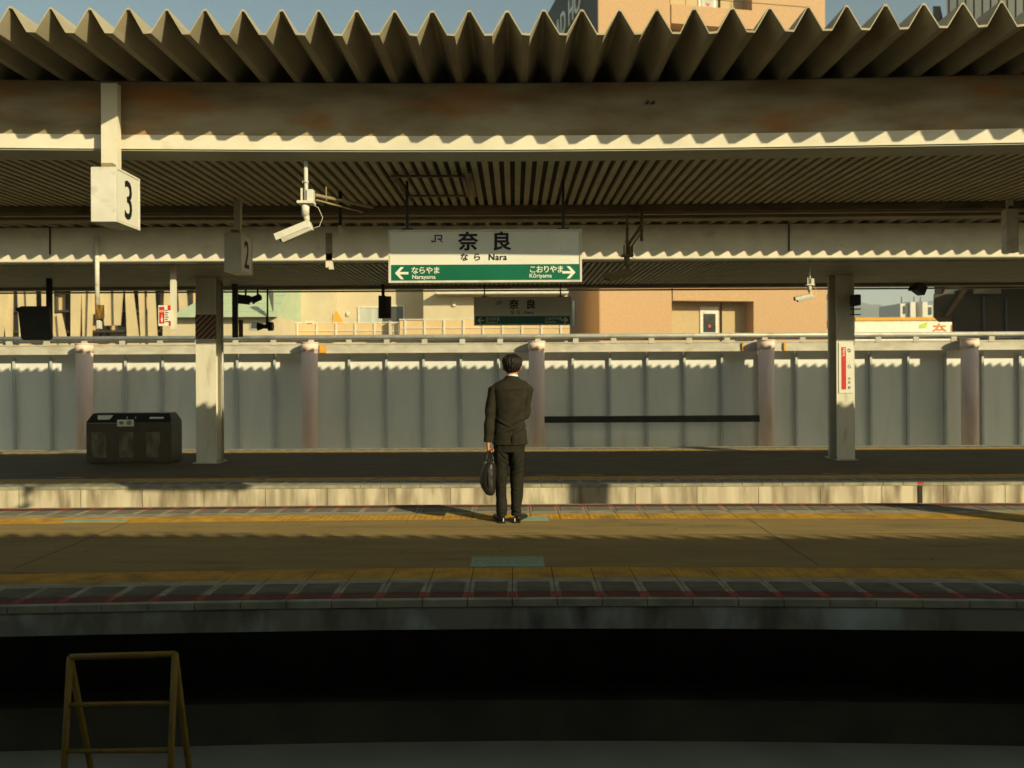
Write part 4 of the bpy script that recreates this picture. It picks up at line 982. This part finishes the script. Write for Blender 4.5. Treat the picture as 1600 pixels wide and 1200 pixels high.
# wooded hills
def hills(bm):
    D8 = 1500.0; N = 220
    rows = []
    for r, (dy, f) in enumerate(((0, .0), (60, .35), (160, .75), (300, 1.0), (600, .6), (900, .0))):
        row = []
        for i in range(N):
            px = -600 + i * 14.0; X_ = (px - CX) * D8 / F
            prof = 470 + 10 * math.sin(px * .006 + 1.2) + 14 * noise.noise(Vector((px * .012, 0, 3))) + 5 * noise.noise(Vector((px * .05, r * 1.0, 1)))
            prof += 12 * max(0, (px - 1340) / 100.0)
            zt = EYE - (prof - CY) * (D8 + 300) / F
            row.append(bm.verts.new((X_ * 1.2 + 0, D8 + dy, -6 + (zt + 6) * f + (8 * noise.noise(Vector((X_ * .01, dy * .01, 0))) if 0 < f < 1 else 0))))
        rows.append(row)
    for a, b in zip(rows, rows[1:]):
        for i in range(N - 1): bm.faces.new((a[i], a[i + 1], b[i + 1], b[i])).smooth = True
struct(one('hills', 'hill', hills))

# repair seams and gum spots on the island paving
def seams_(bm):
    for x_ in (-7.2, -3.9, 2.35, 5.6): box(bm, x_, x_ + .008, 6.45, 8.43, 0, .0006)
    box(bm, -14, 16, 7.62, 7.628, 0, .0005)
pv = [c for c in pa.children if c.name.startswith('paving')][0]
one('seam', 'mortar', seams_, pv)
def gum(bm):
    rg = random.Random(4)
    for i in range(90):
        x_, y_, r_ = rg.uniform(-6, 6), rg.uniform(6.5, 8.4), rg.uniform(.006, .016)
        bm.faces.new([bm.verts.new((x_ + r_ * math.cos(q * 1.047), y_ + r_ * .9 * math.sin(q * 1.047), .0008)) for q in range(6)])
one('gum_spot', 'mortar', gum, pv)

# ------------------------------------------------------------------ gentle bow of the near tracks' structures in plan
def bend(X_, Y_):
    f = 1.0 if Y_ <= 7 else (0.0 if Y_ > 11 else max(.3, 1 - .7 * (Y_ - 7) / 2.7))
    return f * .32 * (1 - math.exp(-X_ * X_ / 27.0))
for top in (pa, np_, ca, cn):
    fam = [top] + list(top.children)
    for o in fam:
        if o.type != 'MESH': continue
        off = o.location + (o.parent.location if o.parent else Vector((0, 0, 0)))
        me = o.data; bm = bmesh.new(); bm.from_mesh(me)
        if len(me.vertices) < 3000:
            for k in range(-12, 13):
                bmesh.ops.bisect_plane(bm, geom=bm.verts[:] + bm.edges[:] + bm.faces[:], plane_co=(k - off.x, 0, 0), plane_no=(1, 0, 0))
        for v in bm.verts: v.co.y -= bend(v.co.x + off.x, v.co.y + off.y)
        bm.to_mesh(me); bm.free()

# ------------------------------------------------------------------ haze
hz_ = one('haze', 'ground', lambda bm: box(bm, -3050, 3050, -3050, 3050, -7, 215)); hz_['kind'] = 'stuff'
hm_ = bpy.data.materials.new('haze_air'); hm_.use_nodes = True; n_ = hm_.node_tree.nodes; n_.clear()
vo = n_.new('ShaderNodeVolumePrincipled'); ou = n_.new('ShaderNodeOutputMaterial'); hm_.node_tree.links.new(vo.outputs[0], ou.inputs['Volume'])
vo.inputs['Color'].default_value = (.80, .88, .95, 1); vo.inputs['Density'].default_value = .0004; vo.inputs['Anisotropy'].default_value = 0.0
hz_.data.materials.clear(); hz_.data.materials.append(hm_)
sc.cycles.volume_bounces = 1
